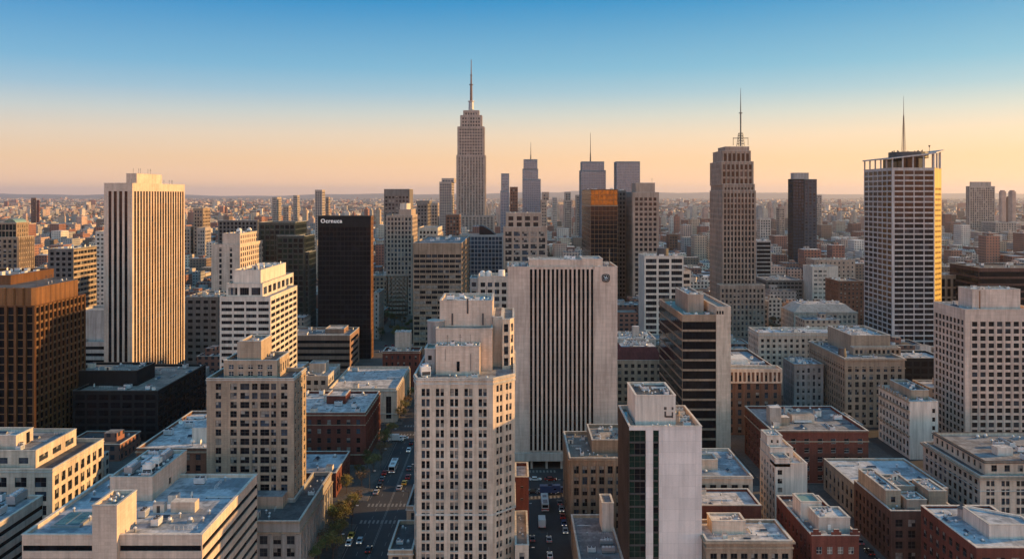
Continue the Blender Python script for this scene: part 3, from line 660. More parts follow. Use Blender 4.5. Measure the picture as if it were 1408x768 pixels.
# ---- left foreground: striped low office with penthouses, and its neighbour
Sb = dict(cols=1, cw=99, fh=2.9, wf=1, hf=.42, m=.0, mt=1.5, mb=.4, d=.3, st='blk', nx=16, ny=1)
WST['blk2'] = WST['blk']
s = 6.0; r = (-112.3, -71.0, 200, 243.3); z = SZ(735, s)
B = start('striped_office', 'low pale office with black window bands and blank penthouses on its frosty roof', r)
t = B.tier(r, 0, z, 'stone_pink', F=Sb, S=Sb, K=Sb, roof='roof_blue', para=.7, pw=.6, cop='stucco_white')
tr = B.tier((SX(126, 6.05), SX(160, 6.05), 198.6, 209), 0, SZ(692, 6.0), 'stone_pink', part='stair_tower', roof='roof_tan', para=.6)
r2, z2 = box_px(5.35, 151, 209.5, 655.5, 256.5, None); tq = B.tier(r2, z-.7, z2, 'stone_pink', part='penthouse', roof='roof_blue', para=.8, S=dict(cols=1, cw=9, fh=9, wf=.08, hf=.5, m=1, mt=2, low=0))
clutter(B, tq[1], 9, sc=.75, margin=.3, kinds=('air_conditioner', 'duct', 'exhaust_fan', 'chiller', 'vent_pipe', 'pipe_run'))
zp2 = z2
for (nm_, fx, fy, sc_, ro_) in (('chiller', .30, .25, .9, pi/2), ('cooling_tower', .72, .22, .8, 0), ('cooling_tower', .72, .42, .8, 0), ('chiller', .70, .72, .9, pi/2), ('duct', .3, .62, 1, pi/2), ('air_conditioner', .3, .85, .9, 0)):
    unit(tq[1], B, nm_, r2[0]+(r2[1]-r2[0])*fx, r2[2]+(r2[3]-r2[2])*fy, ro_, sc_)
m = MB(); m.box(-109, -102, 206, 215, z-.7, z-.1, 'metal_grey', 'metal_grey'); m.box(-108.4, -105.8, 206.6, 214.4, z-.1, z-.02, 'glass_teal'); m.box(-105.2, -102.6, 206.6, 214.4, z-.1, z-.02, 'glass_teal'); m.obj('skylight', t[1], B.o)
clutter(B, tr[1], 3, sc=.6, margin=.2, kinds=('duct', 'exhaust_fan', 'vent_pipe'))
m = MB(); m.box(-84.5, -78.5, 216, 219, z-.7, z+1.9, 'stone_pink', 'stucco_white'); m.obj('penthouse', B.root, B.o)
clutter(B, t[1], 11, avoid=((r2[0], r2[1], r2[2], r2[3]), (-85, -78, 215, 220), (-97, -89, 199, 210)), sc=.9, rect=(-92, -72, 202, 241))
clutter(B, t[1], 4, avoid=((r2[0], r2[1], r2[2], r2[3]),), sc=.9, rect=(-111, -98, 204, 238), seed=3, kinds=('skylight', 'vent_pipe', 'duct'))
B.done()
r = (-160, -125, 192, 232.5)
B = start('striped_office', 'pale low office with black bands cut by the lower left corner of the view', r)
t = B.tier(r, 0, 30.0, 'concrete_pale', F=Sb, S=Sb, K=Sb, roof='roof_blue', para=.7, cop='stucco_white'); clutter(B, t[1], 9, kinds=('duct', 'air_conditioner', 'pipe_run', 'chiller')); B.done()

s = 4.4; r, z = box_px(s, -70, 72, 645, 142.6)
B = start('stepped_office', 'tan stone office stepping back under a pale penthouse, below the brown tower', r)
Fw = g(6.0, 4.2, .5, .62, d=.5, st='office', nx=2, ny=2, mt=1.8); t = B.tier(r, 0, z, 'stone_cream', F=Fw, S=g(4.4, 4.2, .52, .62, d=.5, st='office', nx=2, ny=2, mt=1.8), roof='roof_dark', corn=((z-.9, .3, .2, 'coping'),))
r1, z1 = box_px(4.33, -70, 49, 625, 105); t1 = B.tier(r1, z-1, z1+1.3, 'stone_cream', F=g(7, 4.5, .4, .45, st='office', nx=2), S=g(9, 4.5, .66, .5, mt=1.4, st='office', nx=4), part='setback_storey', roof='roof_grey')
clutter(B, t1[1], 8, sc=.8)
r1b, z1b = box_px(4.25, -70, 22, 599, 45.6); t1b = B.tier(r1b, z1+.3, z1b, 'stone_pink', part='penthouse', roof='roof_light'); clutter(B, t1b[1], 4, sc=.8)
m = MB(); m.box(r1b[1], r1b[1]+.06, r1b[2]+6, r1b[2]+8, z1+.4, z1+4, 'glass_dark'); m.obj('door', t1b[0], B.o)
B.done()

# ---- left: brown ribbed tower
s = 3.27; r, z = box_px(s, -70, 48, 420.5, 117.5)
B = start('bronze_tower', 'brown ribbed tower at the left edge, glowing orange on its right face', r, 100)
Fb = dict(cols=9, cw=4, fh=3.5, wf=.72, hf=.9, m=.3, mt=.4, d=.8, st='blk', nx=2, ny=1, rib=(1.1, .4), ribtop=0, spm='frame_bronze', spoff=.45)
Sb2 = dict(cols=12, cw=3.5, fh=3.5, wf=.68, hf=.62, m=.3, mt=.4, d=.45, st='blk', nx=1, ny=1, rib=(.8, .2), ribtop=0, spm='frame_bronze', spoff=.25)
t = B.tier(r, 0, z, 'bronze_panel', F=Fb, S=Sb2, K=Fb, roof='roof_dark', para=.6, cop='bronze_panel')
ru = (r[0], r[1]-1.2, r[2]+1.2, r[3]-5.5); zu = SZ(395, 3.25)
W = MB()
def folded(P0, P1, n, amp, z0, z1):
    d = Vector((P1[0]-P0[0], P1[1]-P0[1])); L = d.length; d /= L; nv = Vector((d.y, -d.x)); pts = []
    for i in range(n):
        for (q, o) in ((0, 0), (.2, amp), (.85, amp), (1, 0)):
            p = Vector(P0[:2])+d*L*(i+q)/n+nv*o; pts.append((p.x, p.y))
    return pts
poly = folded((ru[0], ru[2]), (ru[1], ru[2]), 9, .7, 0, 0)+folded((ru[1], ru[2]), (ru[1], ru[3]), 9, .7, 0, 0)+[(ru[0], ru[3])]
clean = [poly[0]]
for p in poly[1:]:
    if math.hypot(p[0]-clean[-1][0], p[1]-clean[-1][1]) > .02: clean.append(p)
W.prism(clean, z-.6, zu, 'bronze_band', 'roof_dark'); W.obj('crown_panels', B.root, B.o)
rp, zp = box_px(3.16, -70, 14.6, 379, 74); tp = B.tier(rp, zu, zp, 'bronze_panel', part='penthouse', roof='roof_grey', cop='bronze_panel'); clutter(B, tp[1], 14, sc=.8, margin=.3)
for k in range(12):
    unit(tp[1], B, R.choice(('antenna_mast', 'vent_pipe', 'exhaust_fan')), ru[1]-2.6+R.uniform(-1, 1), R.uniform(ru[2]+2, ru[3]-2), 0, .7, zu)
B.done()

# ---- white tower with vertical stripes
s = 2.55; r, z = box_px(s, 143, 182, 252, 254)
B = start('striped_tower', 'tall pale tower with dark vertical stripes, golden on its long right face', r, 100)
WST['slit'] = dict(glass=['glass_black']*3+['glass_dark']*2, frame='frame_dark', fw=.06)
Fs = dict(cols=4, cw=3, rows=1, wf=.54, hf=1, ml=1.9, mr=1.9, mt=4.2, mb=1, d=.9, st='slit', nx=1, ny=32, rib=(1.2, .3), ribtop=1)
WST['slit2'] = dict(glass=['glass_dark']*3+['glass_mid']+['glass_bronze'], frame='frame_bronze', fw=.12)
Ss = dict(cols=19, cw=3.9, rows=1, wf=.56, hf=1, ml=1.6, mr=1.2, mt=4.2, mb=1, d=.12, st='slit2', nx=1, ny=32)
t = B.tier(r, 0, z, 'stone_pink', F=Fs, S=Ss, K=Fs, roof='roof_tan', cop='coping')
rp = (SX(181.5, 2.5), r[1]-.8, 480, 533); tp = B.tier((SX(167, 2.5), SX(182, 2.5)-.2, 486, 521), z-1, SZ(238.5, 2.5), 'stone_pink', part='penthouse', roof='roof_tan')
clutter(B, tp[1], 8, sc=.8, margin=.3, kinds=('antenna_mast', 'vent_pipe', 'exhaust_fan', 'antenna_mast'))
clutter(B, t[1], 6, sc=.7, kinds=('antenna_mast', 'vent_pipe', 'exhaust_fan'), avoid=((-217, -204, 485, 522),)); B.done()

# ---- black box office
s = 3.08; r, z = box_px(s, 100, 217, 537, 283)
B = start('black_box_office', 'low black glass block with a black upper storey below the striped tower', r, 100)
Fk = g(5.4, 3.7, .8, .6, st='blk', nx=2, d=.25, spm='black_panel'); t = B.tier(r, 0, z, 'black_panel', F=Fk, S=Fk, roof='roof_tan', cop='coping_dark')
rp, zp = box_px(2.97, 100, 188.5, 509.5, 213); tp = B.tier(rp, z-1, zp, 'black_panel', part='upper_storey', roof='roof_tan', cop='coping_dark'); clutter(B, tp[1], 6)
clutter(B, t[1], 12, avoid=((rp[0], rp[1], rp[2], rp[3]),)); B.done()

# ---- tan apartment tower and its podium
s = 4.53; r, z = box_px(s, 284, 404, 520, 421)
B = start('apartment_tower', 'tan brick apartment tower with mixed windows and a stepped top, beside the striped office', r, 100)
Fa = dict(cols=8, cw=3.2, fh=2.75, wf=.54, hf=.7, ml=.1, mr=.1, mt=1.1, mb=.5, d=.2, st='apt', nx=2, ny=2, ops=((.10, .165), (.27, .345), (.385, .49), (.52, .585), (.615, .72), (.74, .80), (.855, .93)))
Sa = g(3.6, 2.75, .5, .55, st='res', nx=2)
t = B.tier(r, 0, z, 'stone_tan', F=Fa, S=Sa, K=Sa, roof='roof_dark', corn=((z-.6, .3, .25, 'coping'),))
clutter(B, t[1], 6, sc=.5, margin=.2)
rt, zt2 = box_px(4.46, 307.5, 381, 495.5, 398); tt = B.tier(rt, z-1, zt2, 'stone_tan', F=dict(cols=5, cw=3, fh=2.7, wf=.45, hf=.62, m=.8, mt=.9, d=.3, st='res', nx=2), S=g(3, 2.7, .4, .6, st='res'), part='setback_block', roof='roof_dark', para=.7)
clutter(B, tt[1], 7, sc=.5, margin=.2)
rt2, zt3 = box_px(4.40, 330, 359, 469, 373.5); t5 = B.tier(rt2, zt2-.7, zt3, 'stone_tan', part='penthouse', roof='roof_grey', para=.5); clutter(B, t5[1], 3, sc=.5, margin=.2)
m = MB(); m.box(rt2[0]-1.2, rt2[0]-.02, rt2[2]+1, rt2[2]+6, zt2-.7, zt3-.3, 'stone_cream'); m.obj('chimney', B.root, B.o)
B.done()
z = SZ(716, 4.87); P = [(-88, 246.4), (-60, 246.4), (-60, 290), (-66.1, 290), (-66.1, 264.6), (-88, 264.6)]
B = start('classical_office', 'weathered stone office with tall pilasters and a dark flat roof, along the left avenue', (-88, -60, 246.4, 290), 100)
Fc = g(4.0, 3.4, .5, .62, st='office', nx=2, mt=3.6, d=.5, rib=(.9, .35), ribtop=1); t = B.tier(P, 0, z, 'stone_grey', F=Fc, S=Fc, roof='roof_dark', corn=((z-3.4, .4, .5, 'stone_tan'), (z-.5, .3, .3, 'stone_tan')))
clutter(B, t[1], 5, rect=(-84, -67, 249, 262), sc=.8); clutter(B, t[1], 3, rect=(-65.5, -60.5, 268, 288), sc=.6, seed=2); 
m = MB(); m.box(-80, -68, 259, 264.4, z-1, z+2.6, 'concrete_warm', 'roof_grey'); m.obj('penthouse', B.root, B.o)
B.done()

# ---- red brick group along the left avenue
Fr = g(4.2, 3.9, .3, .55, st='office', d=.3, mt=2.0)
B, r, z, t = simple('brick_warehouse', 'dark red brick corner block on the left avenue with a brick rooftop house', 3.37, 362, 502, 567, 522, mat='brick_red',
   F=dict(cols=10, cw=4.2, fh=3.9, wf=.34, hf=.5, m=.8, mt=2.0, d=.3, st='office', mb=4.4), S=dict(cols=10, cw=4, fh=3.9, wf=.5, hf=.6, m=.6, mt=2.0, d=.5, st='office', mb=4.4, rib=(.7, .3)), roof='roof_light', n=9, corn=((21.3-1.2, .4, .5, 'stone_tan'), (16.2, .25, .2, 'stone_tan'), (4.0, .4, .3, 'stone_tan')), nwin=90)
rp, zp = box_px(3.2, 449, 475, 544, 482); tp = B.tier(rp, z-1, zp, 'brick_red', part='penthouse', roof='roof_light', para=.4); B.done()
B, r, z, t = simple('brick_shop', 'low dark red brick building with a bright flat roof, behind the avenue plaza', 3.78, 345, 462, 650, 481, mat='brick_red', F=g(4, 3.9, .35, .5, st='office'), roof='roof_blue', n=4, nwin=30); B.done()
Fl = g(6, 12, .35, .8, st='office', nx=2, ny=4, mt=2.4, d=.6)
B, r, z, t = simple('bank_building', 'pale stone hall with tall window bays and white roof by the left avenue', 2.84, 452, 545, 534, 563, mat='stone_cream', F=Fl, S=dict(cols=12, cw=4, fh=10, wf=.5, hf=.8, mt=2.2, m=.6, d=.6, st='office', nx=2, ny=4, rib=(.8, .5)), roof='roof_light', n=5, corn=((SZ(534, 2.84)-1.2, .4, .5, 'coping'), (4, .4, .4, 'coping')), nwin=60); B.done()
B, r, z, t = simple('stepped_annex', 'cream low building with a raised corner box, on the left of the pale hall', 2.80, 408, 451, 517, None, 30, mat='concrete_pale', F=g(4, 3.6, .5, .5, st='office'), roof='roof_light', n=5, nwin=40)
rp, zp = box_px(2.72, 425, 447, 500, None, 9); B.tier(rp, z-1, zp, 'concrete_pale', part='penthouse', roof='roof_light', para=.4); B.done()
B, r, z, t = simple('parapet_block', 'red-edged low block with a frosty roof and a white rooftop box, behind the striped office', 3.9, 188, 312, 616, None, 53, mat='brick_brown', F=g(4, 3.9, .4, .5, st='office'), roof='roof_light', n=9, corn=((SZ(616, 3.9)-1.5, .5, .5, 'stone_tan'),), nwin=40)
m = MB(); m.box(SX(261, 3.8), SX(287, 3.8), 318, 327, z-1, z+4.5, 'stucco_white', 'roof_light'); m.obj('penthouse', B.root, B.o); B.done()
B, r, z, t = simple('banded_office', 'low brown office with dark window bands, right of the white banded tower', 2.2, 385, 481, 461, 494, mat='stone_russet', F=dict(cols=1, cw=99, fh=3.8, wf=1, hf=.45, m=0, mt=2, d=.4, st='blk', nx=14, ny=1), S=dict(cols=1, cw=99, fh=3.8, wf=.8, hf=.5, m=1, mt=2, d=.4, st='blk', nx=8, ny=1), roof='roof_grey', n=8, nwin=30)
rp, zp = box_px(2.14, 447, 473, 452, 479); B.tier(rp, z-1, zp, 'stone_russet', part='penthouse', roof='roof_light', para=.4); B.done()
B, r, z, t = simple('brick_block', 'red brick block with a blank square rooftop tower by the left avenue', 2.4, 526, 577, 483, 580.5, mat='brick_red', F=g(3.4, 3.4, .3, .5, st='office', mt=1.6), roof='roof_dark', n=7, nwin=70, corn=((SZ(483, 2.4)-1, .4, .4, 'stone_tan'),))
rp, zp = box_px(2.36, 543, 564, 456.5, 566); tp = B.tier(rp, z-1, zp, 'stone_pink', part='penthouse', roof='roof_light', para=.4); clutter(B, tp[1], 2, sc=.5, margin=.1); B.done()

# ---- white banded tower left of centre
s = 3.1; r, z = box_px(s, 302, 372, 408, 408.6)
B = start('banded_tower', 'white tower with dark ribbon windows and a blank penthouse, behind the tan apartment tower', r, 100)
Fw = dict(cols=4, cw=7, fh=2.9, wf=.86, hf=.46, m=.4, mt=1.3, d=.5, st='dk', nx=5, ny=1); Sw = dict(cols=6, cw=9, fh=2.9, wf=.86, hf=.5, m=.6, mt=1.3, d=.2, st='dk', nx=3, ny=1)
t = B.tier(r, 0, z, 'concrete_white', F=Fw, S=Sw, K=Fw, roof='roof_light')
r1, z1 = box_px(3.06, 311, 361, 390, 403.5); t1 = B.tier(r1, z-1, z1, 'concrete_white', F=dict(cols=3, cw=6, rows=1, wf=.78, hf=.7, m=.4, mt=1, d=.5, st='office', nx=4, ny=1), S=dict(cols=7, cw=5, rows=1, wf=.7, hf=.7, m=.4, mt=1, d=.5, st='office', nx=2, ny=1), part='setback_storey', roof='roof_light')
r2, z2 = box_px(3.02, 320.5, 358.5, 371.5, 393); t2 = B.tier(r2, z1-1, z2, 'concrete_white', part='penthouse', roof='roof_grey'); clutter(B, t2[1], 12, sc=.9, margin=.2)
B.done()
# ---- black tower with the sign
s = 2.05; r, z = box_px(s, 437, 510, 297, 513.5)
B = start('black_sign_tower', 'black glass tower with white lettering along its top', r, 100)
Fk = dict(cols=14, cw=2.4, fh=3.3, wf=.9, hf=.78, m=.4, mt=7, d=.12, st='blk', nx=1, ny=1)
t = B.tier(r, 0, z, 'black_panel', F=Fk, S=g(3, 3.3, .3, .8, st='bronze', mt=.4, mat='bronze_band'), K=Fk, roof='roof_dark', cop='coping_dark')
tx = bpy.data.curves.new('lettering', 'FONT'); tx.body = 'Ocrnuca'; tx.size = 3.7; tx.extrude = .12; tx.offset = .11; tx.space_character = 1.12
to = bpy.data.objects.new('sign_lettering', tx); COL.objects.link(to); to.parent = B.root
to.data.materials.append(MATS['sign_white']); dg = bpy.context.evaluated_depsgraph_get(); me_ = bpy.data.meshes.new_from_object(to.evaluated_get(dg)); bpy.data.objects.remove(to); to = bpy.data.objects.new('sign_lettering', me_); COL.objects.link(to); to.parent = B.root
to.location = (SX(441.0, s)-B.o[0], r[2]-.22-B.o[1], SZ(306.2, s)); to.rotation_euler = (pi/2, 0, 0)
B.done()
# ---- right side
s = 3.3; r, z = box_px(s, 938, 1004.7, 433, 906.6)
B = start('dark_banded_office', 'dark glass office with thin bands, blank beige end wall and beige rooftop block', r, 100)
xe = SX(984.5, s)
Fd = dict(cols=1, cw=99, fh=4.1, wf=1, hf=.8, m=0, mt=2.0, d=.5, st='blk', nx=10, ny=1, low=.1)
t = B.tier((r[0], xe-.003, r[2], r[3]), 0, z, 'stone_brown', F=Fd, S=dict(Fd, nx=26, st='blkb', d=.12), K=Fd, roof='copper_green', cop='concrete_warm', R_={})
t2 = B.tier((xe, r[1], r[2]-.25, r[3]), 0, z+3.4, 'stone_cream', roof='roof_tan', para=.6)
m = MB()
for k in range(3): m.box(xe+.2+k*1.1, xe+.9+k*1.1, r[2]-.3, r[2]-.253, z+.4, z+1.8, 'glass_black')
m.obj('louvre', t2[0], B.o)
r1, z1 = box_px(3.18, 946, 967.5, 405, 928.5); tp = B.tier(r1, z-1, z1, 'concrete_warm', part='penthouse', roof='roof_light'); clutter(B, tp[1], 6, sc=.7, margin=.2)
clutter(B, t[1], 4, sc=.8, avoid=(r1,)); B.done()

s = 3.2; r, z = box_px(s, 1327, 1430, 425.6, 1284)
B = start('white_grid_tower', 'white stone tower with a grid of square windows at the right edge', r, 100)
Fg = dict(cols=8, cw=3.8, fh=3.15, wf=.66, hf=.66, ml=2.4, mr=1.2, mt=4.6, d=.35, st='dk', nx=1, ny=2, rib=(.35, .18), ribtop=1)
t = B.tier(r, 0, z, 'panel_pink', F=Fg, S=dict(Fg, cols=8, ml=.8, mr=.8, wf=.55, hf=.6, mt=4.2), K=Fg, roof='roof_light')
r1, z1 = box_px(3.12, 1336.7, 1403, 398, 1317.5); tp = B.tier(r1, z-1, z1, 'panel_pink', part='penthouse', roof='roof_grey'); clutter(B, tp[1], 16, sc=.8, margin=.2)
m = MB(); m.box(SX(1346, 3.12), SX(1348, 3.12), r1[2]-.1, r1[2]-.003, z-1, z1-.5, 'metal_rust'); m.obj('downpipe', tp[0], B.o)
clutter(B, t[1], 5, sc=.8, avoid=(r1,)); B.done()

s = 4.0; r = (162.5, 214, 300, 336.5); z = SZ(634, s)
B = start('classical_block', 'pale classical stone block with cornices and a bare dark roof, under the white grid tower', r, 100)
Fk2 = dict(cols=11, cw=4.4, fh=3.5, wf=.46, hf=.62, m=1.0, mt=.8, mb=1, d=.5, st='office', nx=2, ny=2, sub=2, gap=.35); Sk = g(3.6, 3.5, .5, .62, st='office', nx=1, m=1, mt=.8, d=.35)
zb = z-4.2; rb = (r[0]-3.0, 218, r[2]-2.6, r[3]+2)
t = B.tier(rb, 0, zb, 'stone_cream', F=Fk2, S=Sk, K=Sk, roof='roof_dark', para=.3, corn=((zb-.9, .6, .9, 'stone_tan'), (zb-1.5, .4, .4, 'coping'), (zb-5.2, .3, .25, 'coping')))
ta = B.tier(r, zb-.3, z, 'stone_cream', F=dict(cols=11, cw=4.6, rows=1, wf=.36, hf=.6, m=1, mt=.7, d=.4, st='office', nx=2), S=dict(cols=9, cw=4, rows=1, wf=.36, hf=.6, m=1, mt=.7, d=.4, st='office', nx=2), part='attic_storey', roof='roof_grey', cop='coping_dark', corn=((z-.5, .3, .5, 'coping_dark'),))
clutter(B, ta[1], 12, kinds=('duct', 'air_conditioner', 'pipe_run', 'exhaust_fan', 'vent_pipe'), rect=(176, 212, 318, 335))
m = MB(); m.box(172.5, 178, 310, 314, z-1, z+1.8, 'stucco_white', 'roof_light'); m.obj('penthouse', ta[0], B.o); clutter(B, ta[1], 5, rect=(170, 212, 303, 316), avoid=((171, 179, 309, 315),), seed=4)
B.done()

s = 3.3; r, z = box_px(s, 1251, 1290, 552, 1208)
B = start('ornate_block', 'narrow ornate stone block with blank white end wall, left of the white grid tower', r, 100)
W4 = (r[0], r[1], r[2], r[3]); t = B.tier(W4, 0, z, 'stucco_white', F=dict(cols=4, cw=3, fh=3.6, wf=.4, hf=.45, m=.5, mt=2, d=.3, st='office', nx=1, skip=(0, 1, 2)), L_=g(3.2, 3.5, .5, .66, st='office', mt=1.6, d=.3, rib=(.4, .1)), roof='roof_light', corn=())
m = MB(); 
for zz, o in ((z-4.2, .9), (z-8, .4), (z-14.5, .7), (z-.6, .5)): m.box(r[0]-o, r[0]-.003, r[2]-.2, r[3], zz, zz+.5, 'stone_tan')
for k in range(10): m.box(r[0]-.5, r[0]-.003, r[2]+1+k*2.9, r[2]+2.0+k*2.9, z-.1, z+1.2, 'stone_tan')
m.obj('cornice', B.root, B.o); clutter(B, t[1], 8, sc=.8, margin=.4)
tt = B.tier((SX(1231, 3.1), r[1], r[2]+8, r[3]-2), z-1, z+3, 'stone_tan', part='upper_storey', roof='roof_grey'); clutter(B, tt[1], 6, sc=.8, margin=.4); B.done()

B, r, z, t = simple('brick_warehouse', 'wide red brick block with stone belt courses, left of the tan stone office', 3.6, 1061.5, 1194, 592, 1024, mat='brick_red',
   F=g(5, 3.7, .32, .5, st='res', mt=2.2, d=.3), S=g(4.2, 3.7, .35, .5, st='office', mt=2.2, d=.3), roof='roof_grey', n=14, nwin=100, corn=((SZ(592, 3.6)-.6, .4, .4, 'brick_brown'), (SZ(592, 3.6)-4.2, .35, .3, 'stone_tan')))
m = MB(); zz = z-1; m.box(102, 106.5, 345, 350, zz, zz+7, 'concrete_pale', 'roof_light'); m.box(106.6, 110, 345.5, 349.5, zz, zz+3, 'stone_tan', 'roof_light'); m.obj('stair_tower', t[1], B.o)
m = MB(); m.box(112, 121, 349, 355, zz, zz+3, 'stone_cream', 'roof_tan'); m.obj('penthouse', t[1], B.o); B.done()

s = 2.9; r, z = box_px(s, 1162, 1244, 493, 1112)
B = start('stone_office', 'tan stone office with deep cornices and a blank windowless penthouse', r, 100)
Fo = g(3.3, 3.4, .45, .6, st='office', nx=2, mt=3.2, d=.4, rib=(.5, .12)); t = B.tier(r, 0, z, 'stone_tan', F=Fo, S=g(3.0, 3.4, .5, .6, st='office', mt=3.2, d=.3), roof='roof_grey', corn=((z-.7, .5, .7, 'stone_tan'), (z-4.6, .4, .35, 'stone_tan')))
r1, z1 = box_px(2.78, 1170.5, 1224, 461, 1138); tp = B.tier(r1, z-1, z1, 'stone_tan', part='penthouse', roof='roof_light', S={}, F={}); clutter(B, tp[1], 14, sc=.8, margin=.2)
tp2 = B.tier((r1[0]-.5, r1[1]+3.5, r1[2]-4, r1[2]-.02), z-1, z+2.8, 'stone_tan', F=dict(cols=10, cw=2, rows=1, wf=.5, hf=.6, m=.5, mt=.6, st='office'), part='setback_storey', roof='roof_grey')
m = MB(); m.cyl(SX(1153, 2.8), 424, z-1, z+3.4, 2.2, 'metal_dark', 14, 1.6); m.obj('water_tank', t[1], B.o)
clutter(B, t[1], 10, sc=.7, avoid=(r1, (r1[0]-1, r1[1]+4, r1[2]-4, r1[2]))); B.done()
B, r, z, t = simple('dark_office', 'dark glass block in shade between the tan stone office and the white grid tower', 2.62, 1243, 1300, 492, None, 22, mat='black_panel', F=g(4, 3.6, .8, .6, st='blk', d=.2), roof='roof_light', n=6, nwin=40); B.done()

s = 5.4; r = (118.3, 138.3, 222.2, 252.5); z = SZ(752.5, s)
B = start('brick_warehouse', 'red brick block with a white rooftop house at the lower right corner', r, 100)
Fx = g(3.6, 3.6, .5, .55, st='office', nx=2, d=.4, mt=1.8); t = B.tier(r, 0, z, 'brick_red', F=Fx, S=Fx, roof='roof_blue', para=.6, pw=.5, cop='stucco_white')
zz = z-.6; pz = [(124.2, 228.5), (138, 228.5), (138, 243), (125.5, 243), (121.2, 238)]
pz = [(125.5, 229.5), (137.6, 229.5), (137.6, 236), (127.5, 243.0), (125.5, 243)]
tp = B.tier(pz, zz, zz+3.6, 'stucco_white', part='penthouse', roof='roof_blue', para=.3)
m = MB(); m.cyl(126.4, 244.8, zz, zz+2.6, 1.3, 'metal_grey', 12); m.cyl(126.4, 244.8, zz+2.6, zz+4.0, 1.5, 'roof_dark', 12, .05); m.obj('water_tank', t[1], B.o)
clutter(B, t[1], 5, sc=.6, rect=(119, 125, 224, 250), kinds=('vent_pipe', 'exhaust_fan', 'skylight', 'vent_pipe')); B.done()

s = 4.6; r, z = box_px(s, 1225, 1318, 702, 1174)
r = (r[0], r[1], r[2], 289)
B = start('dark_brick_block', 'dark brown brick block crowded with stepped rooftop houses, near the lower right corner', r, 100)
Fx = g(3.5, 3.5, .5, .6, st='office', nx=2, d=.4, mt=2.0); t = B.tier(r, 0, z, 'brick_dark', F=Fx, S=g(3.0, 3.5, .4, .6, st='blk', d=.4, mt=2), roof='roof_dark', cop='coping')
zz = z-1
for (a, b, c, d_, h, mt__) in ((113.9, 118.5, 266, 287, 5.4, 'stone_tan'), (118.52, 126, 273, 284, 4.4, 'concrete_warm'), (119.5, 125.5, 264, 271, 3.2, 'concrete_warm'), (127, 132.4, 266, 277, 5.2, 'stone_tan')):
    tp = B.tier((a, b, c, d_), zz, zz+h, mt__, part='penthouse', roof='roof_light' if h != 4.4 else 'roof_tan', para=.4, F=g(2.6, 4, .4, .4, st='office', mt=.6) if h == 5.4 else None); clutter(B, tp[1], 5, sc=.6, margin=.2)
clutter(B, t[1], 9, sc=.7, rect=(114, 132, 262, 272)); B.done()
r = (116.6, 146.6, 293.5, 326.5); z = SZ(671, 4.09)
B = start('low_hall', 'low pale building with a wide smooth white roof, behind the dark brown brick block', r, 60)
Fx = g(3.8, 4.2, .45, .7, st='office', d=.5, mt=1.6, rib=(.5, .15)); t = B.tier(r, 0, z, 'stone_tan', F=Fx, S=Fx, roof='roof_blue', para=.6, cop='coping'); clutter(B, t[1], 6, sc=.8); B.done()

s = 5.2; r, z = box_px(s, 1116, 1181, 735.7, 1067.6)
B = start('brick_warehouse', 'red brick block carrying two boxy rooftop houses, one cream and one grey', r, 100)
Fx = g(3.2, 3.4, .45, .5, st='res', nx=2, d=.3, mt=2.2); t = B.tier(r, 0, z, 'brick_red', F=Fx, S=g(3.2, 3.4, .35, .5, st='office', mt=2.2), roof='roof_grey', cop='coping')
zz = z-1; ra = (SX(1101, 4.9), SX(1130, 4.9), 245, 252); tp = B.tier(ra, zz, zz+4.8, 'stucco_white', part='penthouse', roof='copper_green', para=.3)
rb = (SX(1126, 5.1), SX(1169, 5.1), 235.3, 243.5); tp = B.tier(rb, zz, zz+4.0, 'concrete_pale', part='penthouse', roof='roof_light', para=.3); clutter(B, tp[1], 2, sc=.5, margin=.2)
m = MB(); m.box(rb[0]+2.4, rb[0]+3.2, rb[2]-.08, rb[2]-.003, zz+.8, zz+2.2, 'tank_white'); m.obj('hatch', tp[0], B.o)
m = MB()
for xx in (SX(1122, s), SX(1150, s), SX(1176, s)): m.prism([(xx-1.3, r[2]-.1), (xx+1.3, r[2]-.1), (xx+1.3, r[2]+.3), (xx-1.3, r[2]+.3)], z-.1, z+1.0, 'brick_red', 'coping'); m.prism([(xx-.7, r[2]-.1), (xx+.7, r[2]-.1), (xx+.7, r[2]+.3), (xx-.7, r[2]+.3)], z+1.0, z+1.7, 'brick_red', 'coping')
m.obj('gable', B.root, B.o); clutter(B, t[1], 6, sc=.6, margin=.4, avoid=(ra, rb)); B.done()

s = 4.3; r, z = box_px(s, 1066, 1110, 637, 1045)
B = start('stepped_white_building', 'slim white stepped building with a blank wall and one column of windows', r, 60)
t = B.tier(r, 0, z, 'stucco_white', F=dict(cols=4, cw=2.5, fh=2.9, wf=.62, hf=.5, m=.3, mt=1.4, d=.3, st='office', nx=2, skip=(1, 2, 3)), L_=g(3, 2.9, .42, .55, st='office', mt=1.4, d=.4), R_={}, roof='roof_light')
x0, x1, y0, y1 = r
tp = B.tier((x0+.1, x0+7.6, y0+6, y1), z-1, z+3.2, 'stucco_white', F=g(2.2, 2.9, .35, .4, st='office', mt=.6), S={}, part='setback_storey', roof='roof_light', para=.4)
tp = B.tier((x0+.2, x0+5.2, y0+9.5, y1-.2), z+2.8, z+6.2, 'stucco_white', F=g(2, 2.9, .3, .4, st='office', mt=.6), S={}, part='setback_storey', roof='roof_light', para=.4); clutter(B, tp[1], 3, sc=.5, margin=.1)
tp = B.tier((x0, x0+4.8, y0, y0+5.9), z-1, z+1.6, 'stucco_white', part='setback_storey', roof='roof_blue', para=.4); B.done()

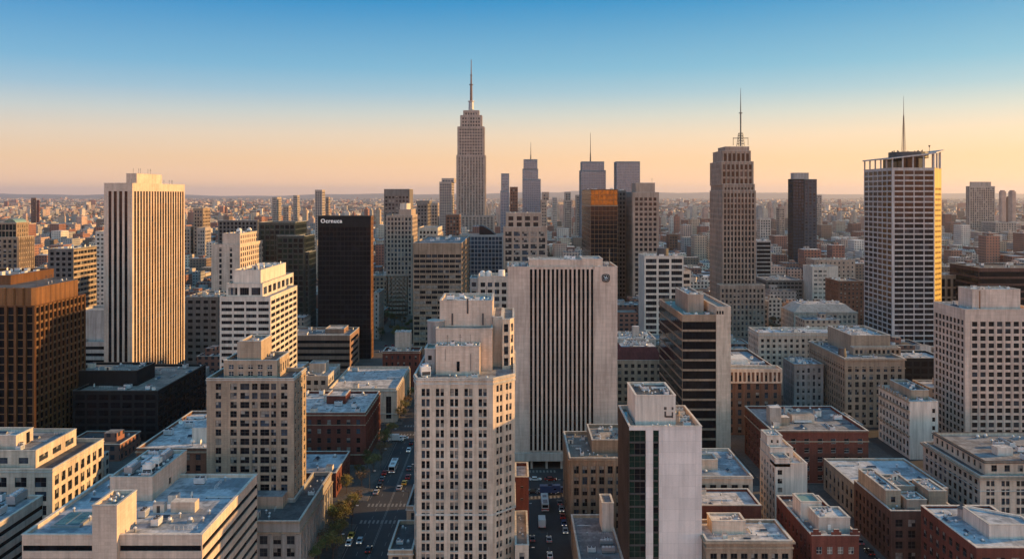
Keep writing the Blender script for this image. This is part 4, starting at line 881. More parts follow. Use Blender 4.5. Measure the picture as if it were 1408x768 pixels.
r = (50.5, 75.2, 272.7, 303); z = SZ(655, 4.4)
B = start('cream_block', 'cream building with a blue-grey roof, directly behind the white panelled tower', r, 60)
Fx = dict(cols=7, cw=3.5, fh=4, wf=.5, hf=.5, m=.5, mt=1.6, d=.4, st='office', nx=2); t = B.tier(r, 0, z, 'stone_cream', F=Fx, S=Fx, roof='roof_blue', para=.8, corn=((z-.5, .3, .3, 'coping'),))
tp = B.tier((60, 66.5, 282, 289), z-.8, z+2.4, 'stone_cream', part='penthouse', roof='roof_tan', para=.3); clutter(B, t[1], 6, sc=.7, avoid=((59, 67, 281, 290),)); unit(t[1], B, 'cooling_tower', 56.5, 279, 0, .8); B.done()
r = (50.6, 72.1, 252.6, 267); z = SZ(694.5, 4.75)
B = start('plain_roofed_block', 'low block with plain frosty roof between the cream building and brown cornice building', r, 40)
t = B.tier(r, 0, z, 'brick_red', S={}, F={}, roof='roof_light', para=.7); clutter(B, t[1], 5, sc=.6); B.done()
s = 5.3; r = (50.4, 72.8, 226.4, 241.2); z = SZ(743, s)
B = start('cornice_building', 'brown building with heavy cornice and cream rooftop house beside the white panelled tower', r, 60)
Fx = dict(cols=8, cw=2.8, fh=3.9, wf=.55, hf=.55, m=.6, mt=2.4, d=.4, st='office', nx=2); t = B.tier(r, 0, z, 'stone_brown', F=Fx, S=Fx, roof='roof_light', para=.7, corn=((z-.6, .5, .6, 'stone_tan'), (z-2.0, .3, .25, 'stone_tan')))
tp = B.tier((SX(979, 5.15), SX(1025, 5.15), 233, 239), z-.7, z+2.6, 'stone_cream', part='penthouse', roof='roof_light', para=.4); clutter(B, tp[1], 3, sc=.6, margin=.2, kinds=('duct', 'vent_pipe')); clutter(B, t[1], 5, sc=.5, avoid=((51, 62, 232, 240),)); B.done()

# brown office and low roof beside the right street
s = 4.2; r, z = box_px(s, 783, 872, 629.5, 775)
B = start('brown_office', 'brown stone office with square windows on the right of the narrow street', r, 100)
Fx = dict(cols=7, cw=3, fh=3.45, wf=.5, hf=.62, m=.9, mt=2.0, d=.5, st='office', nx=2, ny=2, rib=(.7, .25)); t = B.tier(r, 0, z, 'stone_brown', F=Fx, S=Fx, roof='roof_gravel', corn=((z-.6, .3, .4, 'stone_tan'),))
tp = B.tier((SX(812, 4.0), r[1], r[2]+9, r[3]-3), z-1, z+3.4, 'stone_brown', part='penthouse', roof='roof_tan'); clutter(B, tp[1], 8, sc=.6, margin=.2); clutter(B, t[1], 14, sc=.6, margin=.3, avoid=((SX(812, 4), r[1], r[2]+9, r[3]),)); B.done()
r = (18.5, 30.6, 205, 273.5)
B = start('low_annex', 'low flat-roofed annex with white rooftop coolers and a pale stair box, beside the narrow street', r, 40)
t = B.tier(r, 0, 9.9, 'stone_tan', F=g(3, 3.6, .5, .5, st='office'), S=g(3.4, 3.6, .5, .5, st='office'), roof='roof_grey', para=.8); tp = B.tier((27.0, 30.5, 262, 270), 9.1, 17.5, 'stucco_white', part='stair_tower', roof='roof_grey', para=.3)
unit(t[1], B, 'chiller', 27.2, 246.5, 0, .62); unit(t[1], B, 'chiller', 27.2, 251.5, 0, .62); unit(t[1], B, 'air_conditioner', 22.5, 247, 0, .7); unit(t[1], B, 'stair_hatch', 21, 238, .4, .7)
clutter(B, t[1], 7, sc=.5, margin=.3); B.done()
B = start('brick_shop', 'narrow dark red brick house against the golden side of the setback tower', (.95, 5.1, 267, 281.5), 20)
t = B.tier((.95, 5.1, 267, 281.5), 0, 23.8, 'brick_red', F=g(3.6, 3.6, .3, .2, st='office'), S=g(3.6, 3.6, .3, .4, st='office'), roof='roof_light'); B.done()

# maroon roof building and the pale grid tower behind
r = (SX(846, 2.6), 80, 461.5, 480); z = SZ(495, 2.6)
B = start('maroon_roof_building', 'beige building under a steep maroon roof, right of the broad ribbed slab', r, 60)
t = B.tier(r, 0, z, 'stone_tan', F=g(3.6, 3.4, .45, .5, st='office'), roof='roof_grey', para=.3)
m = MB(); Q0 = [(r[0], r[2]), (r[1], r[2]), (r[1], r[3]), (r[0], r[3])]; Q1 = inset(Q0, 3.5); zm = z+6.6
for i in range(4):
    j = (i+1) % 4; m.face([(*Q0[i], z+.24), (*Q0[j], z+.24), (*Q1[j], zm), (*Q1[i], zm)], 'maroon')
m.face([(*q, zm) for q in Q1], 'roof_light'); mr = m.obj('roof', B.root, B.o); RI[mr.name] = (zm, (Q1[0][0], Q1[1][0], Q1[0][1], Q1[2][1]), False); clutter(B, mr, 10, margin=.3)
B.done()
B, r, z, t = simple('white_cluttered_block', 'low block with a cluttered white roof and lift house, behind the maroon roof', 2.45, 845, 902, 466, None, 26, mat='concrete_pale', F=g(3.6, 3.4, .45, .5, st='office'), roof='roof_light', n=16, nwin=30)
m = MB(); m.box(SX(870, 2.4), SX(879, 2.4), 500, 504, z-1, z+5.5, 'concrete_pale', 'roof_light'); m.obj('penthouse', t[1], B.o); B.done()
s = 2.0; r, z = box_px(s, 886, 940, 352, 878)
B = start('pale_grid_tower', 'pale concrete tower with wide gridded windows, just right of the slim beige tower', r, 100)
Fp = dict(cols=3, cw=9, fh=4.1, wf=.84, hf=.6, m=.3, mt=1.2, d=.9, st='dk', nx=5, ny=1); t = B.tier(r, 0, z, 'concrete_white', F=Fp, S={}, roof='roof_light', R_=Fp); clutter(B, t[1], 10, margin=.5)
tr = B.tier((r[1]+.01, r[1]+7, r[2]+9, r[3]), 0, z-11, 'concrete_white', F=dict(cols=1, cw=7, fh=4.1, wf=.8, hf=.6, m=.3, mt=1.2, d=.9, st='dk', nx=3, ny=1), part='side_wing', roof='roof_light')
m = MB(); m.cyl(r[0]+14, r[2]+8, z-1, z+5, 4, 'metal_dark', 16); m.obj('water_tank', t[1], B.o); B.done()
# slim beige tower with crown, glass tower with painted sunset reflection and dark slab
s = 1.6; r, z = box_px(s, 870, 906, 264.5, 860.5)
B = start('beige_tower', 'slim beige tower with rows of paired windows and a set-back crown', r, 100)
Ft = dict(cols=5, cw=4, fh=4.4, wf=.64, hf=.56, m=1.4, mt=3.6, d=.6, st='dk', nx=2, ny=1); t = B.tier(r, 0, z, 'concrete_warm', F=Ft, S=g(5, 4.4, .25, .5, st='office', mt=3.6), roof='roof_tan')
r1, z1 = box_px(1.57, 874, 900.5, 251.5, 868); tp = B.tier(r1, z-1, z1, 'concrete_warm', part='crown', roof='roof_tan', F={}, S={}); clutter(B, tp[1], 7, margin=.3, kinds=('antenna_mast', 'vent_pipe', 'exhaust_fan')); B.done()
r, z = box_px(s, 812, 849.5, 260.5, 800)
B = start('amber_glass_tower', 'dark amber glass tower with a gold top, behind the broad ribbed slab', r, 100)
Fm = dict(cols=7, cw=3.3, fh=4, wf=.93, hf=.9, m=.2, mt=14, d=.15, st='bronze', nx=1, ny=2); t = B.tier(r, 0, z-14, 'frame_bronze', F=dict(Fm, mt=.3, st='blk'), S=dict(Fm, mt=.3, st='blk'), roof='roof_dark')
W = MB(); t = B.tier((r[0]+.05, r[1]-.05, r[2]+.05, r[3]), z-14+.24, z, 'bronze_band', F=dict(cols=7, cw=3.3, rows=3, wf=.95, hf=.93, m=.2, mt=.4, mb=.2, d=.12, st='amber', nx=1, ny=1), S=dict(cols=7, cw=3.3, rows=3, wf=.95, hf=.93, m=.2, mt=.4, mb=.2, d=.12, st='amber', nx=1, ny=1), part='sunset_tinted_top', roof='roof_dark', cop='frame_bronze'); clutter(B, t[1], 5, margin=.4); B.done()  # gold of the top is a sunset reflection painted into the glass
B, r, z, t = simple('dark_slab', 'narrow dark purple slab between the amber glass tower and the slim beige tower', 1.5, 846, 861, 262, None, 20, mat='stone_dark', F=g(3, 4, .6, .5, st='blk', d=.3), nwin=0, n=3); B.done()

# ---- tall brown art deco tower
s = 1.75
B = start('art_deco_tower', 'tall brown art deco tower with vertical piers, stepped shoulders and a lattice mast', (SX(973, 1.65), 202, 680, 735), 100)
def tr_(x0, x1, y0, y1, z0, z1, **k): return B.tier((x0, x1, y0, y1), z0, z1, 'tower_brown', roof='roof_tan', **k)
Fd = dict(cols=9, cw=2.9, fh=4.3, wf=.6, hf=.64, m=.9, mt=1.5, d=.9, st='dk', nx=1, ny=1, rib=(1.0, .7), ribtop=0); Sd = g(4, 4.3, .3, .55, st='office', mt=1.5, d=.6)
x0, x1, y0, y1 = SX(993, s), SX(1039.5, s), 686, 729
zs = {k: SZ(k, s) for k in (390, 414, 262, 253, 222, 207, 201)}
tr_(x0, x1, y0, y1, 0, zs[262], F=Fd, S=Sd)
tr_(x0+.6, x1-.6, y0+.8, y1-1, zs[262]-1, zs[253], part='setback_block', F=dict(Fd, rows=1, hf=.4), S=Sd)
tr_(x0-.5, x1-1.2, y0+2, y1-3, zs[253]-1, zs[222], part='setback_block', F=dict(Fd, cols=7, fh=6, ribtop=0), S=Sd)
t = tr_(x0+1.0, x1-2.6, y0+5, y1-7, zs[222]-1, zs[207], part='crown', F=dict(Fd, cols=6, rows=1, hf=.86, st='blk'), S={})
t = tr_(x0+4.5, x1-3.0, y0+8, y1-10, zs[207]-1, zs[201], part='crown', F={}, S={})
tb = tr_(SX(990, 1.78), SX(1052, 1.78), 674, 685.8, 0, zs[390], part='base_block', F=g(3.2, 4.0, .45, .55, st='office', mt=2, d=.5, rib=(.5, .2)), S=Sd)
tb = tr_(x1+.05, SX(1057, s), 686, 720, 0, zs[414], part='base_block', F=g(3.2, 4.0, .45, .55, st='office', mt=2, d=.5), S=Sd)
m = MB(); ax, ay, z0 = SX(1018.5, 1.7), 706, zs[201]-1; s7 = FPX/706
zz = lambda p: CH-(p-HY)/s7
for k in range(5):
    za_, zb_ = zz(201-k*3.6), zz(201-(k+1)*3.6); w0, w1 = 2.7-k*.25, 2.45-k*.25
    for a, b in ((-1, -1), (1, -1), (1, 1), (-1, 1)):
        m.bar((ax+a*w0, ay+b*w0, za_), (ax+a*w1, ay+b*w1, zb_), .12, 'metal_dark'); 
    for (a, b), (c, d_) in (((-1, -1), (1, -1)), ((1, -1), (1, 1)), ((1, 1), (-1, 1)), ((-1, 1), (-1, -1))):
        m.bar((ax+a*w0, ay+b*w0, za_), (ax+c*w1, ay+d_*w1, zb_), .07, 'metal_dark'); m.bar((ax+a*w1, ay+b*w1, zb_), (ax+c*w1, ay+d_*w1, zb_), .07, 'metal_dark')
m.bar((ax-6, ay, zz(190)), (ax+6, ay, zz(190)), .2, 'metal_dark'); m.bar((ax-6, ay, zz(200)), (ax-6, ay, zz(189)), .16, 'metal_dark'); m.bar((ax+6, ay, zz(200)), (ax+6, ay, zz(189)), .16, 'metal_dark')
m.cyl(ax, ay, zz(201), zz(170), .6, 'metal_dark', 8, .55); m.cyl(ax, ay, zz(170), zz(156), .6, 'metal_dark', 8, .55); m.cyl(ax, ay, zz(156), zz(155), 1.5, 'metal_dark', 8)
m.cyl(ax, ay, zz(155), zz(121), .45, 'metal_dark', 6, .12); m.obj('mast', B.root, B.o); B.done()

# ---- dark glass tower with the open canopy
s = 2.1; X0, X1, Y0, Y1 = SX(1226.5, s), SX(1285, s), 571.4, 617; z = SZ(231, s)
P = [(X0, Y0), (X1, Y0), (X1+8.9, Y0+8.9), (X1+8.9, Y1), (X0, Y1)]
B = start('canopy_tower', 'tall dark gridded tower with an open columned canopy, slanting roof plate and mast', (X0, X1+9, Y0, Y1), 100)
Fc = dict(cols=4, cw=7, fh=3.53, wf=.91, hf=.72, ml=1.4, mr=.3, mt=1.2, d=.3, st='dk', nx=2, ny=1)
t = B.tier(P, 0, z, 'mullion_grey', F=Fc, L_=dict(Fc, cols=6, cw=7, wf=.84, ml=.3, mr=.3, nx=1), D=dict(mat='mullion_sunlit', cols=3, cw=4, fh=3.53, wf=.62, hf=.4, m=1, mt=12, d=.3, st='amber', nx=1, ny=1, spm='mullion_sunlit'), R_=Fc, roof='roof_grey', para=.5)
ztop = lambda x: z+6.0+(x-X0)/(X1+9-X0)*4.2+max(0, (x-X0-20)/18)**2*1.2
m = MB()
ring_ = [(X0-1, Y0-1), (X1+1, Y0-1), (X1+10.5, Y0+8), (X1+10.5, Y1), (X0-1, Y1)]
N = 8; xs = [X0-1+(X1+10.5-X0+1)*i/N for i in range(N+1)]
for i in range(N):
    a, b = xs[i], xs[i+1]; ya = Y0-1+max(0, a-X1-1)*.95; yb = Y0-1+max(0, b-X1-1)*.95; za_, zb_ = ztop(a), ztop(b)
    q = [(a, ya), (b, yb), (b, Y1), (a, Y1)]; zq = [za_, zb_, zb_, za_]
    m.face([(p[0], p[1], h+.9) for p, h in zip(q, zq)], 'metal_grey'); m.face([(p[0], p[1], h) for p, h in list(zip(q, zq))[::-1]], 'mullion_grey')
    m.face([(a, ya, za_), (b, yb, zb_), (b, yb, zb_+.9), (a, ya, za_+.9)], 'mullion_grey'); m.face([(b, Y1, zb_), (a, Y1, za_), (a, Y1, za_+.9), (b, Y1, zb_+.9)], 'mullion_grey')
for x in (xs[0], xs[-1]):
    yy = Y0-1 if x == xs[0] else Y0+8; pts = [(x, yy, ztop(x)), (x, Y1, ztop(x)), (x, Y1, ztop(x)+.9), (x, yy, ztop(x)+.9)]; m.face(pts if x == xs[-1] else pts[::-1], 'mullion_grey')
m.obj('roof_plate', B.root, B.o)
cpts = [(X0+.4, Y0+.4+(Y1-Y0-.8)*k/5) for k in range(1, 6)]+[(X0+.4+(X1-X0-.8)*k/4, Y0+.4) for k in range(5)]+[(X1+3.4, Y0+4), (X1+6.4, Y0+6.6), (X1+8.3, Y0+9.5), (X1+8.3, Y0+20), (X1+8.3, Y0+32), (X1+8.3, Y1-.5), (X0+14, Y1-.5), (X0+27, Y1-.5)]
for (cx_, cy_) in cpts:
    m = MB(); m.box(cx_-.38, cx_+.38, cy_-.38, cy_+.38, z-.5, ztop(cx_)+.05, 'mullion_grey'); m.obj('column', B.root, B.o)
m = MB(); m.prism([(X0+10, Y0+5), (X1-8, Y0+5), (X1-3, Y0+10), (X1-3, Y1-8), (X0+10, Y1-8)], z-.5, ztop(X0+10)-.3, 'glass_dark', 'roof_dark'); m.obj('plant_room', B.root, B.o)
m = MB(); m.cyl((X0+X1)/2+4, Y0+16, ztop(X0)+1, z+11.0, 12.5, 'metal_dark', 24, 12.5)
for k in range(14): a = R.uniform(0, 6.28); rr2 = R.uniform(6, 12); m.cyl((X0+X1)/2+4+rr2*cos(a), Y0+16+rr2*sin(a), z+11.0, z+11.8+R.random()*.8, .35, 'metal_dark', 6)
m.obj('drum', B.root, B.o)
m = MB(); ax, ay = SX(1241.5, 2.03), 590; s7 = FPX/590; zz = lambda p: CH-(p-HY)/s7
for k in range(16):
    za_, zb_ = zz(213-k*3.4), zz(213-(k+1)*3.4); w0, w1 = 1.15-k*.06, 1.15-(k+1)*.06
    for a, b in ((-1, -1), (1, -1), (1, 1), (-1, 1)): m.bar((ax+a*w0, ay+b*w0, za_), (ax+a*w1, ay+b*w1, zb_), .07, 'antenna_red')
    for (a, b), (c, d_) in (((-1, -1), (1, -1)), ((1, -1), (1, 1)), ((1, 1), (-1, 1)), ((-1, 1), (-1, -1))): m.bar((ax+a*w0, ay+b*w0, za_), (ax+c*w1, ay+d_*w1, zb_), .05, 'antenna_red')
m.cyl(ax, ay, zz(213), zz(150), .2, 'antenna_red', 6); m.cyl(ax, ay, zz(158), zz(132), .22, 'antenna_red', 6, .08); m.obj('mast', B.root, B.o)
m = MB(); px = SX(1277.5, 2.05); m.cyl(px, 585, ztop(px), ztop(px)+4.2, .14, 'metal_dark', 6); m.cyl(px, 585, ztop(px)+4.2, ztop(px)+5.6, .2, 'metal_dark', 8, .75); m.obj('beacon_pole', B.root, B.o); B.done()

# ---- row between the art deco tower and the canopy tower
B, r, z, t = simple('long_stone_block', 'long low beige block with small square windows, behind the tan stone office', 2.5, 1043, 1190, 457.6, 1029, mat='stone_cream', F=g(3.2, 3.1, .42, .5, st='office', mt=2.6, d=.4), roof='roof_blue', n=16, nwin=100, corn=((34-1.4, .4, .4, 'coping'),)); B.done()
B, r, z, t = simple('arcaded_block', 'brick block under a cream arcaded top storey, right of the dark banded office', 3.0, 985, 1074, 510, None, 56, mat='brick_brown', F=g(4, 3.8, .35, .6, st='office', mt=1.2, rib=(.6, .25)), roof='roof_blue', n=12, nwin=80)
zr = z-6.2; W = MB(); tt = B.tier((r[0]-.4, r[1]+.4, r[2]-.4, r[2]+8), zr+.8, z+1.0, 'stone_cream', F=dict(cols=15, cw=2, rows=1, wf=.5, hf=.86, m=.4, mt=1.0, mb=.3, d=.6, st='office', nx=1, ny=3), S={}, part='arcade', roof='roof_blue')
m = MB(); m.box(r[0]+7, r[0]+21, r[2]+24, r[2]+36, z-1, z+1.2, 'tank_white'); m.obj('skylight', t[1], B.o); B.done()
B, r, z, t = simple('grey_stone_block', 'small grey stone block against the left flank of the tan stone office', 2.75, 1092, 1132, 501, 1077, mat='stone_grey', F=g(2.8, 3.4, .4, .6, st='office', rib=(.4, .2)), roof='roof_blue', n=7, nwin=60, corn=((26-.8, .4, .4, 'stone_tan'),)); B.done()
s = 1.85; r, z = box_px(s, 1092, 1179, 429, 1074)
B = start('attic_block', 'pale cream block with a sloping stone roof, below the slim white slab', r, 80)
t = B.tier(r, 0, z, 'stone_cream', F=g(3.4, 3.6, .5, .6, st='res', mt=1.6, nx=2), S=g(3.4, 3.6, .4, .6, st='office', mt=1.6), roof='roof_tan', corn=((z-.6, .4, .5, 'coping'),), para=.3)
m = MB(); Q0 = inset([(r[0], r[2]), (r[1], r[2]), (r[1], r[3]), (r[0], r[3])], .6); Q1 = inset(Q0, 6)
for i in range(4):
    j = (i+1) % 4; m.face([(*Q0[i], z-.2), (*Q0[j], z-.2), (*Q1[j], z+5.2), (*Q1[i], z+5.2)], 'concrete_pale')
m.face([(*q, z+5.2) for q in Q1], 'roof_light'); mr = m.obj('roof', B.root, B.o); RI[mr.name] = (z+5.2, (Q1[0][0], Q1[1][0], Q1[0][1], Q1[2][1]), False); clutter(B, mr, 10, margin=.3); B.done()
s = 1.42; r, z = box_px(s, 1117, 1152, 367, 1104)
B = start('slim_white_slab', 'slim white slab with one column of windows beside a blank panel', r, 60)
t = B.tier((r[0], SX(1139, s), r[2], r[3]), 0, z, 'concrete_white', F=dict(cols=3, cw=5, fh=4.4, wf=.72, hf=.4, m=1, mt=2, d=.6, st='office', nx=2, ny=1), S={}, roof='roof_light'); clutter(B, t[1], 5, margin=.3)
t = B.tier((SX(1139, s)+.01, r[1], r[2]-.6, r[3]), 0, z+.6, 'concrete_white', roof='roof_light'); B.done()
simple('beige_wide_block', 'wide plain beige block rising behind the slim white slab', 1.25, 1120, 1176, 357, None, 28, mat='concrete_warm', F=g(5, 4.5, .3, .4, st='office'), nwin=0, n=10)[0].done()
simple('brick_midrise', 'dark red brick midrise left of the dark canopy tower', 1.7, 1153, 1188, 386, None, 30, mat='brick_brown', F=g(3.2, 3.4, .35, .5, st='office'), nwin=0, n=6, roof='roof_tan')[0].done()
simple('dark_pavilion', 'low dark block with pale roof edge right of the art deco tower', 1.38, 1054, 1104, 385, None, 60, mat='stone_dark', F=g(4, 4, .8, .4, st='blk'), nwin=0, n=9, roof='roof_grey', cop='coping')[0].done()
simple('banded_dark_midrise', 'dark midrise with thin pale bands at the right foot of the art deco tower', 1.3, 1040, 1060, 331, None, 30, mat='stone_grey', F=dict(cols=1, cw=99, fh=4.2, wf=.96, hf=.7, m=.2, mt=1, d=.3, st='blk', nx=5, ny=1), nwin=30, n=4)[0].done()
simple('shaded_midrise', 'brown midrise with tall windows right of the dark canopy tower', 1.9, 1292, 1326, 378, None, 30, mat='stone_brown', F=g(4, 7, .5, .8, st='blk', mt=2), nwin=30, n=5)[0].done()
simple('dark_red_banded_block', 'dark low block with rust red bands at the right edge', 2.0, 1346, 1470, 368, None, 40, mat='brick_dark', F=dict(cols=1, cw=99, fh=5, wf=1, hf=.7, m=.2, mt=2, d=.4, st='blk', nx=20, ny=1), nwin=20, n=8, roof='roof_dark')[0].done()
# dark tower right of the art deco tower
s = 1.0; r, z = box_px(s, 1090, 1123.5, 246, 1083.5)
B = start('dark_slab_tower', 'dark flat-topped tower with a grey cap, standing alone right of the art deco tower', r, 80)
t = B.tier((r[0], r[0]+16, r[2], r[3]), 0, z, 'fascia_black', F=g(4, 4.4, .8, .6, st='navy', mt=1), S=g(4, 4.4, .6, .6, st='navy'), roof='roof_dark')
t = B.tier((r[0]+16.05, r[1], r[2]+1, r[3]), 0, z-.4, 'slate_panel', F=g(5.5, 4.4, .6, .6, st='navy', mt=1), S={}, roof='roof_dark')
tp = B.tier((r[0]+3, r[0]+24, r[2]+6, r[3]-2), z-1.5, SZ(237.5, 1.0), 'stone_grey', part='penthouse', roof='roof_grey'); B.done()
# far tower and companions right of the canopy tower
s = .58; r, z = box_px(s, 1333, 1368, 256, 1328)
B = start('distant_ribbed_tower', 'grey ribbed tower with a low cap, alone on the hazy plain at the far right', r, 0)
Fz = dict(cols=11, cw=5, rows=24, wf=.5, hf=.6, m=1.5, mt=3, d=1.2, st='office', nx=1, ny=1); t = B.tier(r, 0, z, 'tower_grey', F=Fz, S=g(7, 5, .4, .6, st='office'), roof='roof_grey')
B.tier((r[0]+6, r[1]-6, r[2]+6, r[3]-6), z-1, SZ(250, .58), 'tower_grey', part='crown', roof='roof_grey'); B.done()
simple('distant_apartment_block', 'blocky grey apartment block right of the far ribbed tower', .62, 1369, 1398, 306, None, 60, mat='tower_grey', F=g(6, 5, .4, .5, st='office'), nwin=0, n=0)[0].done()

# ---- towers left of centre
s = 1.9; r, z = box_px(s, 290.6, 330, 336, 362.6)
B = start('residential_tower', 'pale apartment tower with a golden right side, behind the white banded tower', r, 80)
t = B.tier(r, 0, z, 'stone_pink', F=dict(cols=5, cw=4, fh=4.0, wf=.4, hf=.6, m=.8, mt=1.6, d=.5, st='office', nx=1, skip=(0, 2, 4)), S=g(5, 4.0, .45, .6, st='office', mt=1.6), roof='roof_tan')
r1, z1 = box_px(1.87, 306, 330, 321, 354); tp = B.tier(r1, z-1, z1, 'stone_pink', F={}, S=g(4.6, 4, .4, .6, st='office', mt=1), part='setback_block', roof='roof_light'); clutter(B, tp[1], 10, kinds=('cooling_tower', 'exhaust_fan', 'vent_pipe')); B.done()
s = 1.75
B = start('green_glass_tower', 'dark green glass block stepping down to the right, left of the black tower with lettering', (SX(354, s), SX(424, s), 686, 730), 100)
Fg2 = g(4.2, 4.2, .8, .7, st='green', mt=1.6, d=.4, rib=(.5, .3)); Xg = lambda p: SX(p, s)
B.tier((Xg(354), Xg(404), 690, 728), 0, SZ(306, s), 'green_panel', F=Fg2, S=Fg2, roof='roof_dark')
B.tier((Xg(380), Xg(418), 686, 689.9), 0, SZ(324, s), 'green_panel', F=Fg2, S=Fg2, roof='roof_dark', part='lower_block')
B.tier((Xg(404)+.02, Xg(418), 690, 722), 0, SZ(324, s)-.5, 'green_panel', F=Fg2, S=Fg2, roof='roof_dark', part='lower_block')
B.tier((Xg(418)+.02, Xg(424), 688, 712), 0, SZ(347, s), 'green_panel', F=Fg2, S=Fg2, roof='roof_dark', part='lower_block'); B.done()
simple('twin_ribbed_block', 'brown ribbed apartment block just above the pale tower with the golden side', 1.3, 300, 354, 303, 356, mat='stone_dark', F=g(4, 4, .5, .7, st='blk', rib=(1, .4)), nwin=0, n=8)[0].done()
s = 1.7; r, z = box_px(s, -40, 25, 326, 47)
B = start('orange_crown_tower', 'brown tower with a curved glass top and a glowing orange side, at the far left', r, 60)
t = B.tier(r, 0, z, 'stone_brown', F=g(4, 3.8, .6, .7, st='office', mt=1.5, rib=(.8, .4)), S=g(3.4, 3.8, .3, .7, st='office', mt=1.5, rib=(.8, .5)), roof='roof_dark')
B.tier((r[0], r[1]-2.5, r[2]+2, r[3]-4), z-1, SZ(306, 1.69), 'stone_brown', F=dict(cols=12, cw=3, rows=2, wf=.86, hf=.8, m=.3, mt=.8, d=.2, st='green', nx=1), S=g(3.4, 4, .3, .7), part='glass_storey', roof='copper_green')
m = MB(); 
for k in range(8): a0, a1 = pi*k/8, pi*(k+1)/8; xa, xb = r[1]-8+5*cos(a0), r[1]-8+5*cos(a1); za_, zb_ = SZ(306, 1.69)-1+4*sin(a0), SZ(306, 1.69)-1+4*sin(a1); m.face([(xa, r[2]+2.2, za_), (xa, r[3]-5, za_), (xb, r[3]-5, zb_), (xb, r[2]+2.2, zb_)], 'copper_green')
m.face([(r[1]-8+5*cos(pi*k/8), r[2]+2.2, SZ(306, 1.69)-1+4*sin(pi*k/8)) for k in range(9)][::-1], 'glass_teal'); m.obj('vaulted_roof', B.root, B.o); B.done()
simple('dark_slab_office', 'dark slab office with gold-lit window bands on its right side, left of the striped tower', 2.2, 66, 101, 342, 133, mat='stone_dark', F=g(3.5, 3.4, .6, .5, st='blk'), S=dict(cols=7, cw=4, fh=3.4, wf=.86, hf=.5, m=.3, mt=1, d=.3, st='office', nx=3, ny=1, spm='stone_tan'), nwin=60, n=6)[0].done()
B, r, z, t = simple('banded_lowrise', 'low banded building with a white upper box, left of the striped tower', 2.3, 96, 160, 470, None, 30, mat='concrete_pale', F=dict(cols=1, cw=99, fh=4, wf=1, hf=.45, m=0, mt=1.5, d=.4, st='blk', nx=12, ny=1), nwin=10, n=4, roof='roof_light')
B.tier((r[0], r[1]-2, r[2]+9, r[3]), z-1, SZ(427, 2.27), 'concrete_pale', part='upper_storey', roof='roof_blue'); B.done()
simple('pale_midrise', 'small pale midrise peeping out left of the striped tower', 1.6, 131, 150, 318, None, 25, mat='concrete_white', F=g(3.4, 3.6, .5, .4, st='office'), nwin=0, n=3)[0].done()
simple('concrete_stepped_block', 'plain concrete block between the striped tower and the white banded tower', 2.1, 255, 300, 408, None, 35, mat='stone_dark', F=g(5, 4, .6, .4, st='blk'), nwin=20, n=8, roof='roof_tan')[0].done()
s = 1.25; r, z = box_px(s, 528, 563, 260, 524)
B = start('dark_flat_tower', 'dark grey flat-topped tower rising just above the horizon, left of the tallest tower', (r[0], r[1], r[2], r[2]+35), 60); r = (r[0], r[1], r[2], r[2]+35)
B.tier(r, 0, z, 'stone_dark', F=g(4, 4, .62, .55, st='office', mt=7, d=.4), S={}, roof='roof_dark'); B.done()
s = 1.5; r, z = box_px(s, 531, 567, 296, 574)
B = start('beige_apartment_tower', 'beige apartment tower with stepped crown, in front of the dark grey flat-topped tower', r, 100)
t = B.tier(r, 0, z, 'concrete_warm', F=dict(cols=7, cw=3.2, fh=4, wf=.5, hf=.6, m=.8, mt=1.5, d=.4, st='office', nx=2, ny=1), S=g(4, 4, .4, .5, st='office'), roof='roof_tan')
B.tier((SX(548, s), SX(565, s), r[2]+3, r[3]-3), z-1, SZ(288, s), 'concrete_warm', part='crown', roof='roof_tan'); B.tier((SX(549, s), SX(558, s), r[2]+6, r[3]-6), SZ(288, s)-1, SZ(280, s), 'concrete_white', part='crown', roof='roof_light'); B.done()
s = 1.9; r, z = box_px(s, 568, 635, 334, 645.5)
B = start('brown_banded_midrise', 'broad brown midrise with rows of window bands, closing the end of the left avenue', r, 100)
Fm = dict(cols=8, cw=4.2, fh=3.7, wf=.92, hf=.52, m=.5, mt=7.5, d=.4, st='office', nx=3, ny=1); t = B.tier(r, 0, z, 'stone_brown', F=Fm, S=dict(Fm, cols=14, mt=3), roof='roof_grey'); clutter(B, t[1], 8); B.done()
simple('lit_edge_midrise', 'brown midrise whose narrow right end glows orange, beside the black lettered tower', 1.5, 505, 561, 379, 567.6, mat='stone_brown', F=g(3.6, 3.8, .6, .5, st='office'), nwin=60, n=8, roof='roof_tan')[0].done()
simple('narrow_pale_house', 'narrow pale midrise at the foot of the black lettered tower', 1.8, 514, 521, 402, 528, mat='concrete_pale', F=g(2.5, 3.4, .4, .5, st='office'), nwin=30, n=2)[0].done()
s = 1.5; r, z = box_px(s, 632, 691.5, 323, None, 30)
B = start('blue_glass_block', 'dark blue glass block with a quarter-round top, right of the broad brown midrise', r, 100)
Fn = g(3.3, 3.8, .86, .84, st='navy', mt=1.4, d=.2); t = B.tier(r, 0, z, 'metal_grey', F=Fn, S=Fn, roof='roof_dark')
m = MB(); xa, xb = SX(659, s), SX(681.5, s); prof = [(xa, z-1)]+[(xa+(xb-xa)*k/8, z+8.4*cos(pi/2*k/8)) for k in range(9)]+[(xb, z-1)]
m.face([(p[0], r[2]+2, p[1]) for p in prof][::-1], 'glass_dark'); m.face([(p[0], r[3]-2, p[1]) for p in prof], 'glass_dark')
for i in range(1, len(prof)-1):
    a, b = prof[i], prof[i+1]; m.face([(a[0], r[2]+2, a[1]), (b[0], r[2]+2, b[1]), (b[0], r[3]-2, b[1]), (a[0], r[3]-2, a[1])], 'roof_dark')
